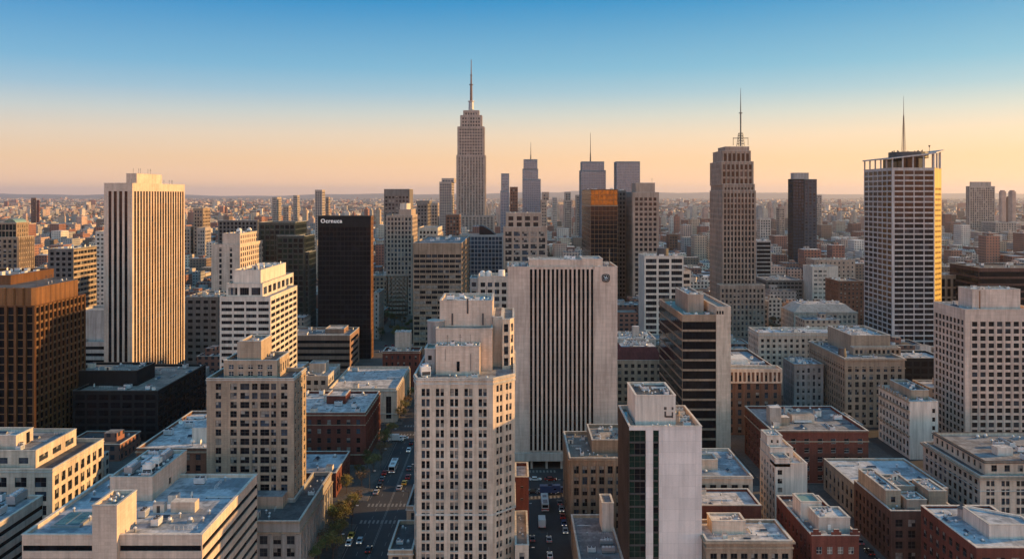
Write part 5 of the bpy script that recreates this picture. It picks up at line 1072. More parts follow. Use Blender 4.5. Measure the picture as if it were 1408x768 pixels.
m.face([(xa, r[2]+2, z-1), (xa, r[2]+2, z+8.4), (xa, r[3]-2, z+8.4), (xa, r[3]-2, z-1)], 'glass_dark'); m.obj('curved_roof', B.root, B.o); B.done()
s = 1.7; r, z = box_px(s, 692, 752.5, 312, None, 26)
B = start('brown_grid_midrise', 'pinkish brown midrise with large grouped windows, behind the broad ribbed slab', r, 100)
t = B.tier(r, 0, z, 'concrete_warm', F=dict(cols=5, cw=7, fh=5, wf=.74, hf=.62, m=.8, mt=3, d=.5, st='office', nx=4, ny=2), S=g(5, 5, .5, .6), roof='roof_tan')
tp = B.tier((r[0]+2, SX(744, s), r[2]+3, r[3]-2), z-1, SZ(292.5, 1.69), 'concrete_warm', F=dict(cols=4, cw=7, rows=2, wf=.6, hf=.6, m=.8, mt=2, d=.5, st='office', nx=3, ny=1), S={}, part='setback_storey', roof='roof_tan'); clutter(B, tp[1], 6, kinds=('antenna_mast', 'exhaust_fan', 'vent_pipe')); B.done()
s = 2.6; r, z = box_px(s, 657, 700, 380, None, 20)
B = start('stone_midrise', 'pale stone midrise with white water tanks, behind the top of the setback tower', r, 60)
t = B.tier(r, 0, z, 'stone_pink', F=dict(cols=4, cw=4, fh=3.7, wf=.55, hf=.55, m=.8, mt=2.4, d=.4, st='office', nx=2, ny=1), roof='roof_tan')
B.tier((SX(646, s), r[0]-.02, r[2]+1, r[3]), 0, z-1.2, 'stone_grey', F=g(3.4, 3.7, .8, .6), part='side_wing', roof='roof_light')
m = MB()
for k, xx in enumerate((r[0]+2.4, r[0]+5.6)): m.cyl(xx, r[2]+5, z-1, z+2.2, 1.5, 'tank_white', 14); m.cyl(xx, r[2]+5, z+2.2, z+2.8, 1.5, 'tank_white', 14, .3)
m.cyl(r[1]-4, r[2]+4, z-1, z+3.2, 1.9, 'tank_white', 14, 1.7); m.obj('water_tank', t[1], B.o); B.done()

# ---- the tallest tower and the far skyline
s = .56; c = 647
B = start('tallest_tower', 'tallest tower on the skyline, grey art deco with setbacks and a long spire', (SX(612, s), SX(682, s), 2100, 2230), 0)
Fe = dict(cols=9, cw=7, rows=46, wf=.46, hf=.5, m=2.5, mt=4, d=2.0, st='office', nx=1, ny=1, rib=(2.6, 1.6), ribtop=0)
def et(x0, x1, y0, y1, za_, zb_, rows, cols=9, part='wall', **k):
    return B.tier((SX(x0, s), SX(x1, s), y0, y1), za_, zb_, 'tower_grey', F=dict(Fe, rows=rows, cols=cols), S=dict(Fe, rows=rows, cols=6), K={}, part=part, roof='roof_tan', **k)
zz = lambda p: SZ(p, s)
et(628, 666.5, 2150, 2210, 0, zz(213), 56)
et(629.3, 664.8, 2154, 2206, zz(213)-1, zz(173.5), 9, part='setback_block'); et(633, 661.5, 2160, 2200, zz(173.5)-1, zz(157.5), 3, 7, part='setback_block')
et(637, 657.5, 2166, 2194, zz(157.5)-1, zz(150.5), 1, 5, part='crown')
et(613.5, 680, 2143, 2149.8, 0, zz(296), 14, 13, part='base_block')
m = MB(); X_, Y_ = SX(647.5, .555), 2178; s7 = FPX/Y_; z7 = lambda p: CH-(p-HY)/s7
m.cyl(X_, Y_, z7(151), z7(140), 7, 'metal_grey', 12, 6); m.cyl(X_, Y_, z7(140), z7(139), 8.3, 'metal_grey', 12); m.cyl(X_, Y_, z7(139), z7(117), 3.4, 'antenna_red', 10, 2.8); m.cyl(X_, Y_, z7(117), z7(116), 5, 'metal_dark', 12)
m.cyl(X_, Y_, z7(116), z7(104), 2.2, 'antenna_red', 8, 1.7); m.cyl(X_, Y_, z7(104), z7(103), 3, 'metal_dark', 8); m.cyl(X_, Y_, z7(103), z7(82), 1.3, 'antenna_red', 8, .8); m.obj('spire', B.root, B.o); B.done()

def ftower(name, label, s, x0, x1, yt, x2=None, dep=30, mat='tower_grey', st='office', cols=None, fh=5, wf=.5, hf=.55, steps=(), ant=None, side=True, mt=3, base=0):
    r, z = box_px(s, x0, x1, yt, x2, None if x2 else dep); 
    if r[3]-r[2] > 70: r = (r[0], r[1], r[2], r[2]+70)
    B = start(name, label, r, 0); F = dict(cols=cols or max(3, round((r[1]-r[0])/5)), cw=5, fh=fh, wf=.9 if st == 'sky' else wf, hf=.84 if st == 'sky' else hf, m=1, mt=mt, d=.5, st=st, nx=1, ny=1)
    B.tier(r, 0, z, mat, F=F, S=dict(F, cols=None, cw=6) if side else {}, roof='roof_grey')
    for (a, b, yy) in steps:
        z0 = z-1; z = SZ(yy, s); k = 3; B.tier((SX(a, s), SX(b, s), r[2]+k, max(r[2]+k+8, r[3]-k)), z0, z, mat, F=dict(F, cols=max(2, round((b-a)/s/6))), S={}, part='setback_block', roof='roof_grey')
    if ant:
        m = MB(); ax = SX(ant[0], s); m.cyl(ax, r[2]+10, z-1, z+(SZ(ant[1], s)-z)*.3, 1.6, 'metal_dark', 6, 1.0); m.cyl(ax, r[2]+10, z+(SZ(ant[1], s)-z)*.3, SZ(ant[1], s), .8, 'metal_dark', 6, .3); m.obj('mast', B.root, B.o)
    B.done()
FT = [
 ('glass_needle', 'slender stepped blue glass tower with a thin mast, right of the tallest tower', .62, 718.5, 743.5, 246, 746, 30, 'mullion_blue', 'sky', [(718.5, 740, 232), (720, 739, 219)], (730, 195)),
 ('pale_glass_tower', 'pale blue glass tower with dark crown and mast, behind the amber tower', .70, 798.5, 833, 234, None, 40, 'mullion_blue', 'sky', [(800, 831, 222)], (812.5, 182)),
 ('grey_glass_slab', 'plain grey-blue slab tower without a mast, behind the amber tower', .72, 847.5, 880, 222, None, 40, 'mullion_blue', 'sky', [], None),
 ('slate_slab_tower', 'slate grey slab tower just left of the tallest tower', .72, 604, 621, 250, 624.5, 30, 'tower_grey', 'navy', [(607, 624, 245)], None),
 ('drum_topped_tower', 'dark tower with a round flared top below the slate grey slab', .95, 573, 588, 279, 592, 25, 'stone_dark', 'office', [(572, 590, 276)], None),
 ('brown_ribbed_midrise', 'reddish brown apartment block at the left foot of the tallest tower', .9, 613, 632, 295, None, 30, 'brick_brown', 'office', [], None),
 ('pale_apartment_midrise', 'pale apartment midrise right of the tower with the flared top', .9, 589, 602, 279, None, 25, 'concrete_warm', 'office', [], None),
 ('cream_hotel', 'cream block with a golden right side above the broad brown midrise', 1.15, 575, 602, 313, 608, 25, 'stone_cream', 'office', [], None),
 ('green_needle_tower', 'narrow greenish tower with a grey cap, between the tallest tower and the stepped glass tower', .75, 688, 700, 262, 702, 30, 'mullion_blue', 'sky', [(689, 700, 238.5)], None),
 ('copper_lit_tower', 'slim tower with a copper glow, left of the stepped glass tower', .85, 701, 712, 257, 714, 25, 'brick_brown', 'office', [], None),
 ('domed_tower', 'slim beige tower with a small domed top, right of the stepped glass tower', .85, 744, 752, 275, 757.5, 25, 'concrete_warm', 'office', [(746, 755, 264)], None),
 ('blunt_grey_tower', 'blunt grey tower standing alone between the domed tower and the amber tower', .62, 776, 786, 275, None, 30, 'tower_grey', 'office', [(777, 785, 264)], None),
 ('slim_grey_tower', 'slim grey slab pressed against the left side of the amber tower', .66, 792.5, 799, 268, None, 30, 'tower_grey', 'office', [], None),
 ('far_pale_block', 'faint pale block between the domed tower and the blunt grey tower', .5, 760, 766, 271, None, 30, 'concrete_pale', 'office', [], None),
 ('grey_twin_tower', 'grey tower above the black tower with lettering, its right half paler', .7, 433, 443, 261, 447, 30, 'tower_grey', 'navy', [], None),
 ('short_pink_tower', 'short pinkish tower pressed against the grey one above the black lettered tower', .68, 447.5, 452, 271, 454, 25, 'concrete_warm', 'office', [], None),
 ('peaked_grey_tower', 'tall grey tower with a lit right edge, left of the black lettered tower', .6, 403, 409, 268.5, 412, 25, 'tower_grey', 'office', [], None),
 ('grey_slab_pair', 'broad grey slab with a pink end, leftmost above the dark green block', .6, 374, 381, 271, 387, 25, 'tower_grey', 'office', [], None),
 ('pink_low_tower', 'low pink tower between the two grey towers above the dark green block', .62, 389, 397, 283, 400, 25, 'concrete_warm', 'office', [], None),
 ('lit_slab', 'brown slab with a bright orange right end, left of the brown ribbed apartment block', .95, 266, 279, 286, 289, 25, 'stone_brown', 'office', [], None),
 ('gold_banded_block', 'orange-lit banded block right against the striped tower', .95, 240, 262, 312, 270, 30, 'concrete_warm', 'office', [], None),
 ('grey_banded_block', 'grey and orange banded block below the slab with the bright orange end', .98, 271, 282, 313, 290, 30, 'tower_grey', 'office', [], None),
 ('twin_brick_tower', 'pair of brick apartment slabs standing on the plain at the far left', .42, 42.5, 49, 272, 50, 25, 'brick_brown', 'office', [], None),
 ('twin_brick_tower', 'shorter slab right of the brick apartment slabs on the plain at the far left', .42, 50.5, 53.5, 275, 54.5, 25, 'brick_red', 'office', [], None),
 ('far_midrise', 'reddish midrise in the haze behind the pale grid tower', .8, 920, 932, 322, None, 25, 'brick_brown', 'office', [], None),
 ('far_midrise', 'tall thin pink block between the art deco tower and the lone dark tower', .62, 1072, 1079, 285, None, 25, 'concrete_warm', 'office', [], None),
 ('far_midrise', 'pair of pale apartment blocks far behind the lone dark tower, left of it', .7, 1045, 1060, 300, None, 25, 'concrete_pale', 'office', [], None),
 ('far_midrise', 'faint tall block behind the right side of the lone dark tower', .5, 1122, 1130, 268, None, 25, 'tower_grey', 'office', [], None),
]
for (nm, lb, s_, a, b, yt, x2, dp, mt_, st_, stp, ant) in FT: ftower(nm, lb, s_, a, b, yt, x2, dp, mt_, st_, steps=stp, ant=ant)
# ------------------------------------------------------------------ ground, streets
m, n, b = newmat('asphalt')
geo = node(n, 'ShaderNodeNewGeometry').outputs['Position']
c = mixc(n, maprange(n, noise(n, geo, .05, 5, .6), .4, .6, 0, 1), (.022, .022, .025), (.036, .034, .034))
c = mixc(n, 1.0, c, maprange(n, noise(n, geo, 1.2, 4, .7), .3, .7, .75, 1.25), 'MULTIPLY')
n.links.new(c, b.inputs['Base Color']); b.inputs['Roughness'].default_value = .8
m, n, b = newmat('land')
geo = node(n, 'ShaderNodeNewGeometry').outputs['Position']
c = mixc(n, maprange(n, noise(n, geo, .0022, 8, .7), .42, .58, 0, 1), (.075, .065, .06), (.05, .052, .038))
c = mixc(n, maprange(n, noise(n, geo, .012, 6, .75), .52, .62, 0, 1), c, (.13, .115, .105))
n.links.new(c, b.inputs['Base Color']); b.inputs['Roughness'].default_value = .95
wallmat('paving', (.11, .10, .095), 'panel', .25, 1.5, 1.5, line=.7); flat('kerb', (.18, .17, .16), .85); flat('road_paint', (.16, .155, .145), .7, 0, .3, 2.0)
flat('hill', (.045, .05, .05), .95, 0, .3, .002)
def struct(name, mb): return tag(mb.obj(name), kind='structure')
m = MB()
gx = [-45000, -12000, -4000, -1500, 1500, 4000, 12000, 45000]; gy = [-3000, 0, 1000, 3000, 9000, 20000, 45000]
for i in range(len(gx)-1):
    for j in range(len(gy)-1): m.face([(gx[i], gy[j], 0), (gx[i+1], gy[j], 0), (gx[i+1], gy[j+1], 0), (gx[i], gy[j+1], 0)], 'land')
struct('ground', m)
m = MB(); m.face([(-700, 60, .004), (700, 60, .004), (700, 640, .004), (-700, 640, .004)], 'asphalt'); struct('road', m)
# raised pavements with kerbs: (x0, x1, y0, y1)
PAVE = [(-61, -52, 60, 292), (-100, -52, 314, 399), (-120, -53, 419, 520), (-36, 4.6, 60, 291), (-36, 30, 352, 399), (-36, 10, 419, 600), (18.3, 76, 60, 321), (31, 95, 349, 460), (78, 94, 60, 330), (95.5, 160, 333, 460),
        (111, 149, 60, 331), (158, 240, 60, 352), (-240, -112, 250, 292), (-240, -120, 308, 399), (-112, -62, 60, 292.1), (-120, -72, 530, 640), (-30, 120, 600.2, 640)]
m = MB()
for (a, b_, c_, d_) in PAVE: m.prism([(a, c_), (b_, c_), (b_, d_), (a, d_)], .0, .13, 'kerb', 'paving', False)
struct('pavement', m)
m = MB()
def stripe(x0, x1, y0, y1): m.face([(x0, y0, .010), (x1, y0, .010), (x1, y1, .010), (x0, y1, .010)], 'road_paint')
for xx in (-43.9, -43.5): stripe(xx, xx+.16, 60, 397)
for k in range(44): stripe(-47.7, -47.55, 64+k*7.5, 67+k*7.5); stripe(-40.0, -39.85, 64+k*7.5, 67+k*7.5)
stripe(-51.4, -51.25, 60, 290); stripe(-51.4, -51.25, 316, 396)
for yb in (292.6, 308.5, 399.6, 414.6):
    for k in range(11): stripe(-51.2+k*1.4, -50.5+k*1.4, yb, yb+3)
for k in range(22): stripe(11.4, 11.55, 64+k*12, 69+k*12)
for k in range(9): stripe(5.4+k*1.4, 6.1+k*1.4, 316.5, 319.5); stripe(5.4+k*1.4, 6.1+k*1.4, 346.5, 349.2)
for k in range(16): stripe(102.5, 102.65, 90+k*14, 96+k*14)
struct('road_markings', m)

# ------------------------------------------------------------------ the city beyond, block by block
FC = {'brick': (.21, .09, .065), 'rust': (.28, .13, .09), 'tan': (.42, .31, .23), 'cream': (.52, .42, .33), 'grey': (.29, .27, .26), 'pale': (.56, .49, .43), 'brown': (.17, .115, .085), 'pink': (.46, .31, .25)}
for k, c_ in FC.items(): facademat('facade_'+k, c_, pw=R.uniform(3, 4.2), ph=R.uniform(3.2, 3.8), wf=R.uniform(.4, .6), hf=R.uniform(.42, .6))
ADJ = dict(brick='dark brick', rust='rusty brick', tan='tan', cream='cream', grey='grey', pale='white', brown='brown', pink='pinkish')
NOM = [(-1, 143, 'left of the striped tower'), (143, 300, 'right of the striped tower'), (300, 437, 'around the dark green glass block'), (437, 530, 'just right of the black lettered tower'),
       (530, 705, 'around the foot of the tallest tower'), (705, 800, 'between the brown grid midrise and the amber tower'), (800, 975, 'between the slim beige tower and the art deco tower'), (975, 1090, 'between the art deco tower and the lone dark tower'),
       (1090, 1190, 'between the lone dark tower and the canopy tower'), (1190, 1409, 'right of the canopy tower')]
rowmap = [999]*1420
def cols_of(r): return max(0, int(CX+FPX*min(r[0]/r[2], r[0]/r[3]))), min(1407, int(CX+FPX*max(r[1]/r[2], r[1]/r[3])))
occ = sorted([(b_.rect[2], b_.rect, b_.zmax) for b_ in ALLB if b_.rect], key=lambda t: t[0])
def hide(r, z):
    row = HY+(CH-z)*FPX/r[2]; a, b_ = cols_of((r[0], r[1], r[2], r[2]))
    for c_ in range(a, b_+1): rowmap[c_] = min(rowmap[c_], row)
cand = []; RC = random.Random(11)
def free(r, mg=5):
    for f in FOOT:
        if r[0] < f[1]+mg and r[1] > f[0]-mg and r[2] < f[3]+mg and r[3] > f[2]-mg: return False
    return True
KEEP = [(-54, -33, 0, 640), (3, 20, 0, 360), (-100, -50, 500, 800), (93, 112, 0, 335), (-36, 100, 318, 350), (-200, 30, 398, 420), (-240, -50, 291, 309), (145, 160, 0, 340)]
y = 300.0
while y < 2700:
    dy = 60 if y < 1300 else 80
    for bx in range(-20, 21):
        x = bx*104-44+8
        LOTS = ((0, .33, 0, .5), (.33, .66, 0, .5), (.66, 1, 0, .5), (0, .4, .5, 1), (.4, .7, .5, 1), (.7, 1, .5, 1)) if y < 1000 else ((0, .24, 0, .5), (.24, .52, 0, .5), (.52, .74, 0, .5), (.74, 1, 0, .5), (0, .28, .5, 1), (.28, .5, .5, 1), (.5, .76, .5, 1), (.76, 1, .5, 1))
        for (fx0, fx1, fy0, fy1) in LOTS:
            r = (x+88*fx0+.5, x+88*fx1-RC.uniform(.5, 6), y+(dy-14)*fy0+.5, y+(dy-14)*fy1-RC.uniform(.5, 5))
            if abs(r[0])/r[2] > .66 and abs(r[1])/r[2] > .66: continue
            h = RC.choice((7, 9, 12, 14, 17, 21, 24)) if y < 900 else RC.choice((8, 10, 12, 14, 17, 20, 24, 30))
            if y > 1000 and RC.random() < .05: h = RC.uniform(34, 58)
            if y < 600: h = min(h, 17)
            if not free(r) or any(r[0] < k[1] and r[1] > k[0] and r[2] < k[3] and r[3] > k[2] for k in KEEP): continue
            if RC.random() < (.08 if y < 1400 else .22): continue
            cand.append((r, h, RC.choice(('brick', 'brick', 'rust', 'tan', 'cream', 'grey', 'pale', 'brown', 'pink'))))
    y += dy
allc = sorted([(t[1][2], 0, t[1], t[2], None) for t in occ]+[(r[2], 1, r, h, c_) for (r, h, c_) in cand], key=lambda t: (t[0], t[1]))
shown, behind = [], []
for (yy, kind, r, h, c_) in allc:
    if kind == 0: hide(r, h); continue
    row = HY+(CH-h)*FPX/r[2]; a, b_ = cols_of(r)
    vis = sum(1 for k in range(a, b_+1) if rowmap[k] > row+1.5)
    if vis >= 3: shown.append((vis, r, h, c_)); hide(r, h)
    elif yy < 1500: behind.append((r, h, c_))
RF = ['roof_light', 'roof_grey', 'roof_tan', 'roof_gravel', 'roof_dark', 'roof_grey', 'roof_light']
def block_mesh(mb, r, h, c_, rr, roofm, tint=None):
    f = 'facade_'+c_ if tint is None else tint
    mb.prism([(r[0], r[2]), (r[1], r[2]), (r[1], r[3]), (r[0], r[3])], 0, h, f, roofm, False)
NIND = 285
shown_i, rest_i = shown[:NIND], shown[NIND:]
for (vis, r, h, c_) in shown_i:
    cxp = CX+FPX*(r[0]+r[1])/2/r[2]; zone = next(z_[2] for z_ in NOM if z_[0] <= min(max(cxp, 0), 1408) <= z_[1])
    size = 'low' if h <= 17 else ('mid-height' if h < 33 else 'taller'); near = '' if r[2] < 1000 else ' farther off'
    nm = {'low': 'low_building', 'mid-height': 'midrise_building', 'taller': 'apartment_block'}[size]
    lb = f"{size} {ADJ[c_]} building{near}, {zone}"
    o = tag(empty(nm, (r[0]+r[1])/2, (r[2]+r[3])/2), lb, 'building', f"{size} {ADJ[c_]} buildings{near} {zone}")
    org = ((r[0]+r[1])/2, (r[2]+r[3])/2); P = [(r[0], r[2]), (r[1], r[2]), (r[1], r[3]), (r[0], r[3])]
    mb = MB()
    for i in range(4):
        A, B_ = P[i], P[(i+1) % 4]; L = math.hypot(B_[0]-A[0], B_[1]-A[1]); mb.wq(A, ((B_[0]-A[0])/L, (B_[1]-A[1])/L), ((B_[1]-A[1])/L, -(B_[0]-A[0])/L), 0, L, 0, h, 'facade_'+c_)
    mb.obj('wall', o, org)
    rm = RC.choice(RF); mb = MB(); mb.face([(*p, h-.7) for p in inset(P, .35)], rm)
    Q = inset(P, .35)
    for i in range(4): mb.face([(*Q[(i+1) % 4], h-.7), (*Q[i], h-.7), (*Q[i], h), (*Q[(i+1) % 4], h)], 'facade_'+c_)
    mb.ring(P, .1, h+.002, h+.25, 'coping' if c_ in ('cream', 'pale', 'tan', 'brick') else 'coping_dark', .4)
    ro = mb.obj('roof', o, org); w_, d_ = r[1]-r[0], r[3]-r[2]
    mb = MB()
    for k in range(RC.choice((1, 1, 2))):
        a, b_ = r[0]+w_*RC.uniform(.12, .6), r[2]+d_*RC.uniform(.15, .6); mb = MB(); mb.prism([(a, b_), (a+w_*RC.uniform(.15, .3), b_), (a+w_*.25, b_+d_*.3), (a, b_+d_*.3)], h-.7, h+RC.uniform(2, 4.5), RC.choice(('facade_'+c_, 'concrete_pale', 'stone_grey')), 'roof_grey', False)
        mb.obj('rooftop_house', ro)
    if r[2] < 1100:
        for k in range(4):
            nmu = RC.choice(('air_conditioner', 'exhaust_fan', 'duct', 'vent_pipe', 'skylight')); u = bpy.data.objects.new(nmu, UNITS[nmu]); COL.objects.link(u); u.parent = ro
            u.location = (RC.uniform(-.38, .38)*w_, RC.uniform(-.38, .38)*d_, h-.7); u.rotation_euler = (0, 0, RC.choice((0, pi/2))); u.scale = (.9,)*3
# rooftop houses were built in world metres: move them under their building
for o in [o for o in COL.objects if o.name.startswith('rooftop_house')]:
    org = o.parent.parent.location; o.data.transform(Matrix.Translation((-org.x, -org.y, 0)))

class Big:
    """many small boxes as one mesh with a tint for each"""
    def __init__(s): s.v = []; s.f = []; s.t = []; s.uv = []; s.mi = []
    def box(s, cx, cy, w, d, h, rot, col, z0=0, rooft=(.3, .3, .31)):
        c_, s_ = cos(rot), sin(rot); P = [(cx+c_*a*w/2-s_*b_*d/2, cy+s_*a*w/2+c_*b_*d/2) for a, b_ in ((-1, -1), (1, -1), (1, 1), (-1, 1))]
        i = len(s.v); s.v += [(*p, z0) for p in P]+[(*p, z0+h) for p in P]
        for k in range(4):
            j = (k+1) % 4; s.f.append((i+k, i+j, i+4+j, i+4+k)); L = w if k % 2 == 0 else d; s.uv += [(0, 0), (L, 0), (L, h), (0, h)]; s.t += [col]*4
        s.f.append((i+4, i+5, i+6, i+7)); s.uv += [(0, 0)]*4; s.t += [rooft]*4
    def obj(s, name, mat):
        me = bpy.data.meshes.new(name); me.from_pydata(s.v, [], s.f); me.materials.append(MATS[mat])
        l = me.uv_layers.new(name='UVMap'); l.data.foreach_set('uv', [c_ for u in s.uv for c_ in u])
        a = me.color_attributes.new('tint', 'FLOAT_COLOR', 'CORNER'); a.data.foreach_set('color', [q for t in s.t for q in (*t, 1)])
        me.update(); o = bpy.data.objects.new(name, me); COL.objects.link(o); return o
facademat('facade_tinted', (1, 1, 1), pw=3.8, ph=3.6, wf=.5, hf=.5, tint=True)
big = Big(); ROOFC = [(.34, .36, .39), (.2, .2, .21), (.27, .24, .21), (.12, .12, .125), (.45, .47, .5), (.16, .15, .15)]
for (r, h, c_) in [(t[1], t[2], t[3]) for t in rest_i]+behind:
    big.box((r[0]+r[1])/2, (r[2]+r[3])/2, r[1]-r[0], r[3]-r[2], h, 0, FC[c_], 0, RC.choice(ROOFC))
    if RC.random() < .6: big.box((r[0]+r[1])/2+RC.uniform(-4, 4), (r[2]+r[3])/2, 6, 6, h+3, 0, RC.choice(list(FC.values())), 0, (.2, .2, .2))
cl = list(FC.values())
rot_at = lambda x, y_: .5*sin(x*.0011+2)+.5*sin(y_*.0009)
for _ in range(12500):
    y_ = 2700*(6500/2700)**(RC.random()**.8); x = RC.uniform(-.64, .64)*y_
    den = .5+.5*sin(x*.004+1.3*sin(y_*.003))
    if RC.random() > .35+.65*den: continue
    g_ = 34; ro_ = rot_at(round(x/600)*600, round(y_/600)*600); x = round(x/g_)*g_+RC.uniform(-3, 3); y_ = round(y_/g_)*g_+RC.uniform(-3, 3)
    h = RC.choice((6, 7, 9, 11, 13, 16)); 
    if RC.random() < .035: h = RC.uniform(22, 48)
    c_ = RC.choice(cl); k = RC.uniform(.8, 1.25)
    big.box(x, y_, RC.uniform(9, 26), RC.uniform(9, 24), h, ro_, tuple(q*k for q in c_), 0, RC.choice(ROOFC))
for _ in range(110):
    y_ = RC.uniform(1900, 6000); x = RC.uniform(-.62, .62)*y_
    big.box(x, y_, RC.uniform(50, 130), RC.uniform(35, 70), RC.uniform(9, 15), rot_at(round(x/600)*600, round(y_/600)*600), RC.choice(cl), 0, RC.choice(((.5, .5, .52), (.42, .4, .38), (.3, .3, .32))))
tag(big.obj('distant_buildings', 'facade_tinted'), 'low brick, tan and white rooftops packed to the hazy middle distance', 'buildings', None, 'stuff')
big = Big()
for _ in range(9000):
    y_ = 6300*(26000/6300)**(RC.random()); x = RC.uniform(-.64, .64)*y_
    if RC.random() > .3+.7*(.5+.5*sin(x*.0013+1.7*sin(y_*.0011))): continue
    h = RC.choice((8, 10, 14, 18)); w = RC.uniform(18, 70)
    if RC.random() < .03: h = RC.uniform(30, 60)
    c_ = RC.choice(cl); k = RC.uniform(.9, 1.4)
    big.box(x, y_, w, RC.uniform(15, 45), h, rot_at(x, y_), tuple(min(.8, q*k) for q in c_), 0, RC.choice(ROOFC))
tag(big.obj('outskirts', 'facade_tinted'), 'faint scattered suburbs reaching to the horizon', 'buildings', None, 'stuff')

# far tower clusters
CL = [(935, 975, 290, 6, 'beyond the pale grid tower'), (1042, 1085, 285, 9, 'left of the lone dark tower'), (1125, 1185, 300, 6, 'right of the lone dark tower'), (1376, 1400, 272, 3, 'on the horizon at the far right'),
      (440, 522, 296, 12, 'behind the black lettered tower'), (575, 603, 290, 4, 'left of the slate slab tower'), (668, 690, 285, 6, 'right of the tallest tower'), (757, 797, 287, 9, 'around the blunt grey tower'),
      (380, 430, 297, 6, 'above the dark green glass block'), (300, 360, 300, 5, 'above the pale tower with the golden side'), (5, 135, 315, 7, 'left of the striped tower'), (905, 940, 300, 5, 'right of the slim beige tower')]
for (xa, xb, yt, n_, zone) in CL:
    for k in range(n_):
        s_ = RC.uniform(.26, .5) if yt < 295 else RC.uniform(.38, .62); px = xa+(xb-xa)*(k+RC.uniform(.1, .9))/n_; w = RC.uniform(3.0, 6.5); top = yt-RC.uniform(0, 12)+3; c_ = RC.choice(('tan', 'pink', 'pale', 'grey', 'cream', 'rust'))
        r, z = box_px(s_, px-w/2, px+w/2, top, None, RC.uniform(14, 26))
        if z < 15 or not free(r, 2): continue
        FOOT.append(r)
        org = ((r[0]+r[1])/2, r[2]+9); o = tag(empty('distant_tower', *org), f'small {ADJ[c_]} high-rise in the haze, {zone}', 'building', f'{ADJ[c_]} high-rises in the haze {zone}')
        mb = MB(); mb.prism([(r[0], r[2]), (r[1], r[2]), (r[1], r[3]), (r[0], r[3])], 0, z, 'facade_'+c_, 'roof_grey', False); mb.obj('wall', o, org)
        mb = MB(); mb.prism([(r[0]+2, r[2]+2), (r[1]-3, r[2]+2), (r[1]-3, r[3]-3), (r[0]+2, r[3]-3)], z, z+4, 'facade_'+c_, 'roof_grey', False); mb.obj('rooftop_house', o, org)

# ------------------------------------------------------------------ low hills closing the plain
m = MB(); NX = 120
def hz(x): return 150+55*sin(x*.00021+1)+30*sin(x*.0007)+14*sin(x*.0021)+(60 if x > 3000 else 0)
for i in range(NX):
    xa, xb = -32000+64000*i/NX, -32000+64000*(i+1)/NX
    rows = [(33000, 0, 0), (36000, .7, 0), (39000, 1.0, 1), (43000, .5, 2)]
    for (ya, fa, q), (yb, fb, w) in zip(rows, rows[1:]): m.face([(xa, ya, hz(xa+q*500)*fa), (xb, ya, hz(xb+q*500)*fa), (xb, yb, hz(xb+w*500)*fb), (xa, yb, hz(xa+w*500)*fb)], 'hill')
struct('hills', m)

# ------------------------------------------------------------------ trees
def leafmat(name, col, var=.35):
    m, n, b = newmat(name); geo = node(n, 'ShaderNodeNewGeometry').outputs['Position']
    f = maprange(n, noise(n, geo, .9, 3, .6), .3, .7, 1-var, 1+var)
    n.links.new(mixc(n, 1.0, (*col, 1), f, 'MULTIPLY'), b.inputs['Base Color']); b.inputs['Roughness'].default_value = .85
leafmat('leaf_olive', (.13, .115, .035)); leafmat('leaf_green', (.07, .10, .03)); leafmat('leaf_brown', (.13, .075, .035)); flat('bark', (.07, .05, .04), .95)
leafmat('far_leaf', (.055, .052, .034))
def tree_meshes(seed, leaf, H=8.5, n_=1300, spread=3.2):
    rr = random.Random(seed); t = MB()
    def seg(a, b_, r0, r1):
        a, b_ = Vector(a), Vector(b_); d = (b_-a).normalized(); u = d.orthogonal().normalized(); v = d.cross(u); k = 6
        for i in range(k):
            p, q = 2*pi*i/k, 2*pi*(i+1)/k; e = lambda an, rad2, c0: tuple(c0+(u*cos(an)+v*sin(an))*rad2)
            t.face([e(p, r0, a), e(q, r0, a), e(q, r1, b_), e(p, r1, b_)], 'bark')
    seg((0, 0, 0), (0.1, 0, H*.35), .2, .14); tips = []
    for k in range(7):
        an = 2*pi*k/7+rr.random(); L = spread*rr.uniform(.45, .8); st = (0.1, 0, H*rr.uniform(.28, .38)); e = (cos(an)*L, sin(an)*L, H*rr.uniform(.55, .85)); seg(st, e, .09, .03); tips.append(e)
        for q in range(2): e2 = (e[0]+rr.uniform(-1, 1), e[1]+rr.uniform(-1, 1), e[2]+rr.uniform(.2, 1.2)); seg(e, e2, .03, .012); tips.append(e2)
    tips.append((0, 0, H*.9)); c_ = MB()
    for i in range(n_):
        tp = rr.choice(tips); p = Vector(tp)+Vector((rr.gauss(0, .62), rr.gauss(0, .62), rr.gauss(0, .5))); sz = rr.uniform(.1, .22)
        u = Vector((rr.gauss(0, 1), rr.gauss(0, 1), rr.gauss(0, 1))).normalized(); v = u.orthogonal().normalized()
        c_.face([tuple(p-u*sz-v*sz*.6), tuple(p+u*sz-v*sz*.6), tuple(p+u*sz+v*sz*.6), tuple(p-u*sz+v*sz*.6)], leaf)
    return t.mesh('trunk'), c_.mesh('crown')
TP = [tree_meshes(1, 'leaf_olive'), tree_meshes(2, 'leaf_green', 9.5), tree_meshes(3, 'leaf_brown', 7.5, 700), tree_meshes(4, 'leaf_olive', 10, 1600, 3.8)]
def tree(x, y_, k, sc, label, group):
    o = tag(empty('street_tree', x, y_, .0, RC.uniform(0, 6.28)), label, 'tree', group); o.scale = (sc,)*3
    for me, nm in zip(TP[k], ('trunk', 'crown')): c_ = bpy.data.objects.new(nm, me); COL.objects.link(c_); c_.parent = o
RT = random.Random(5)
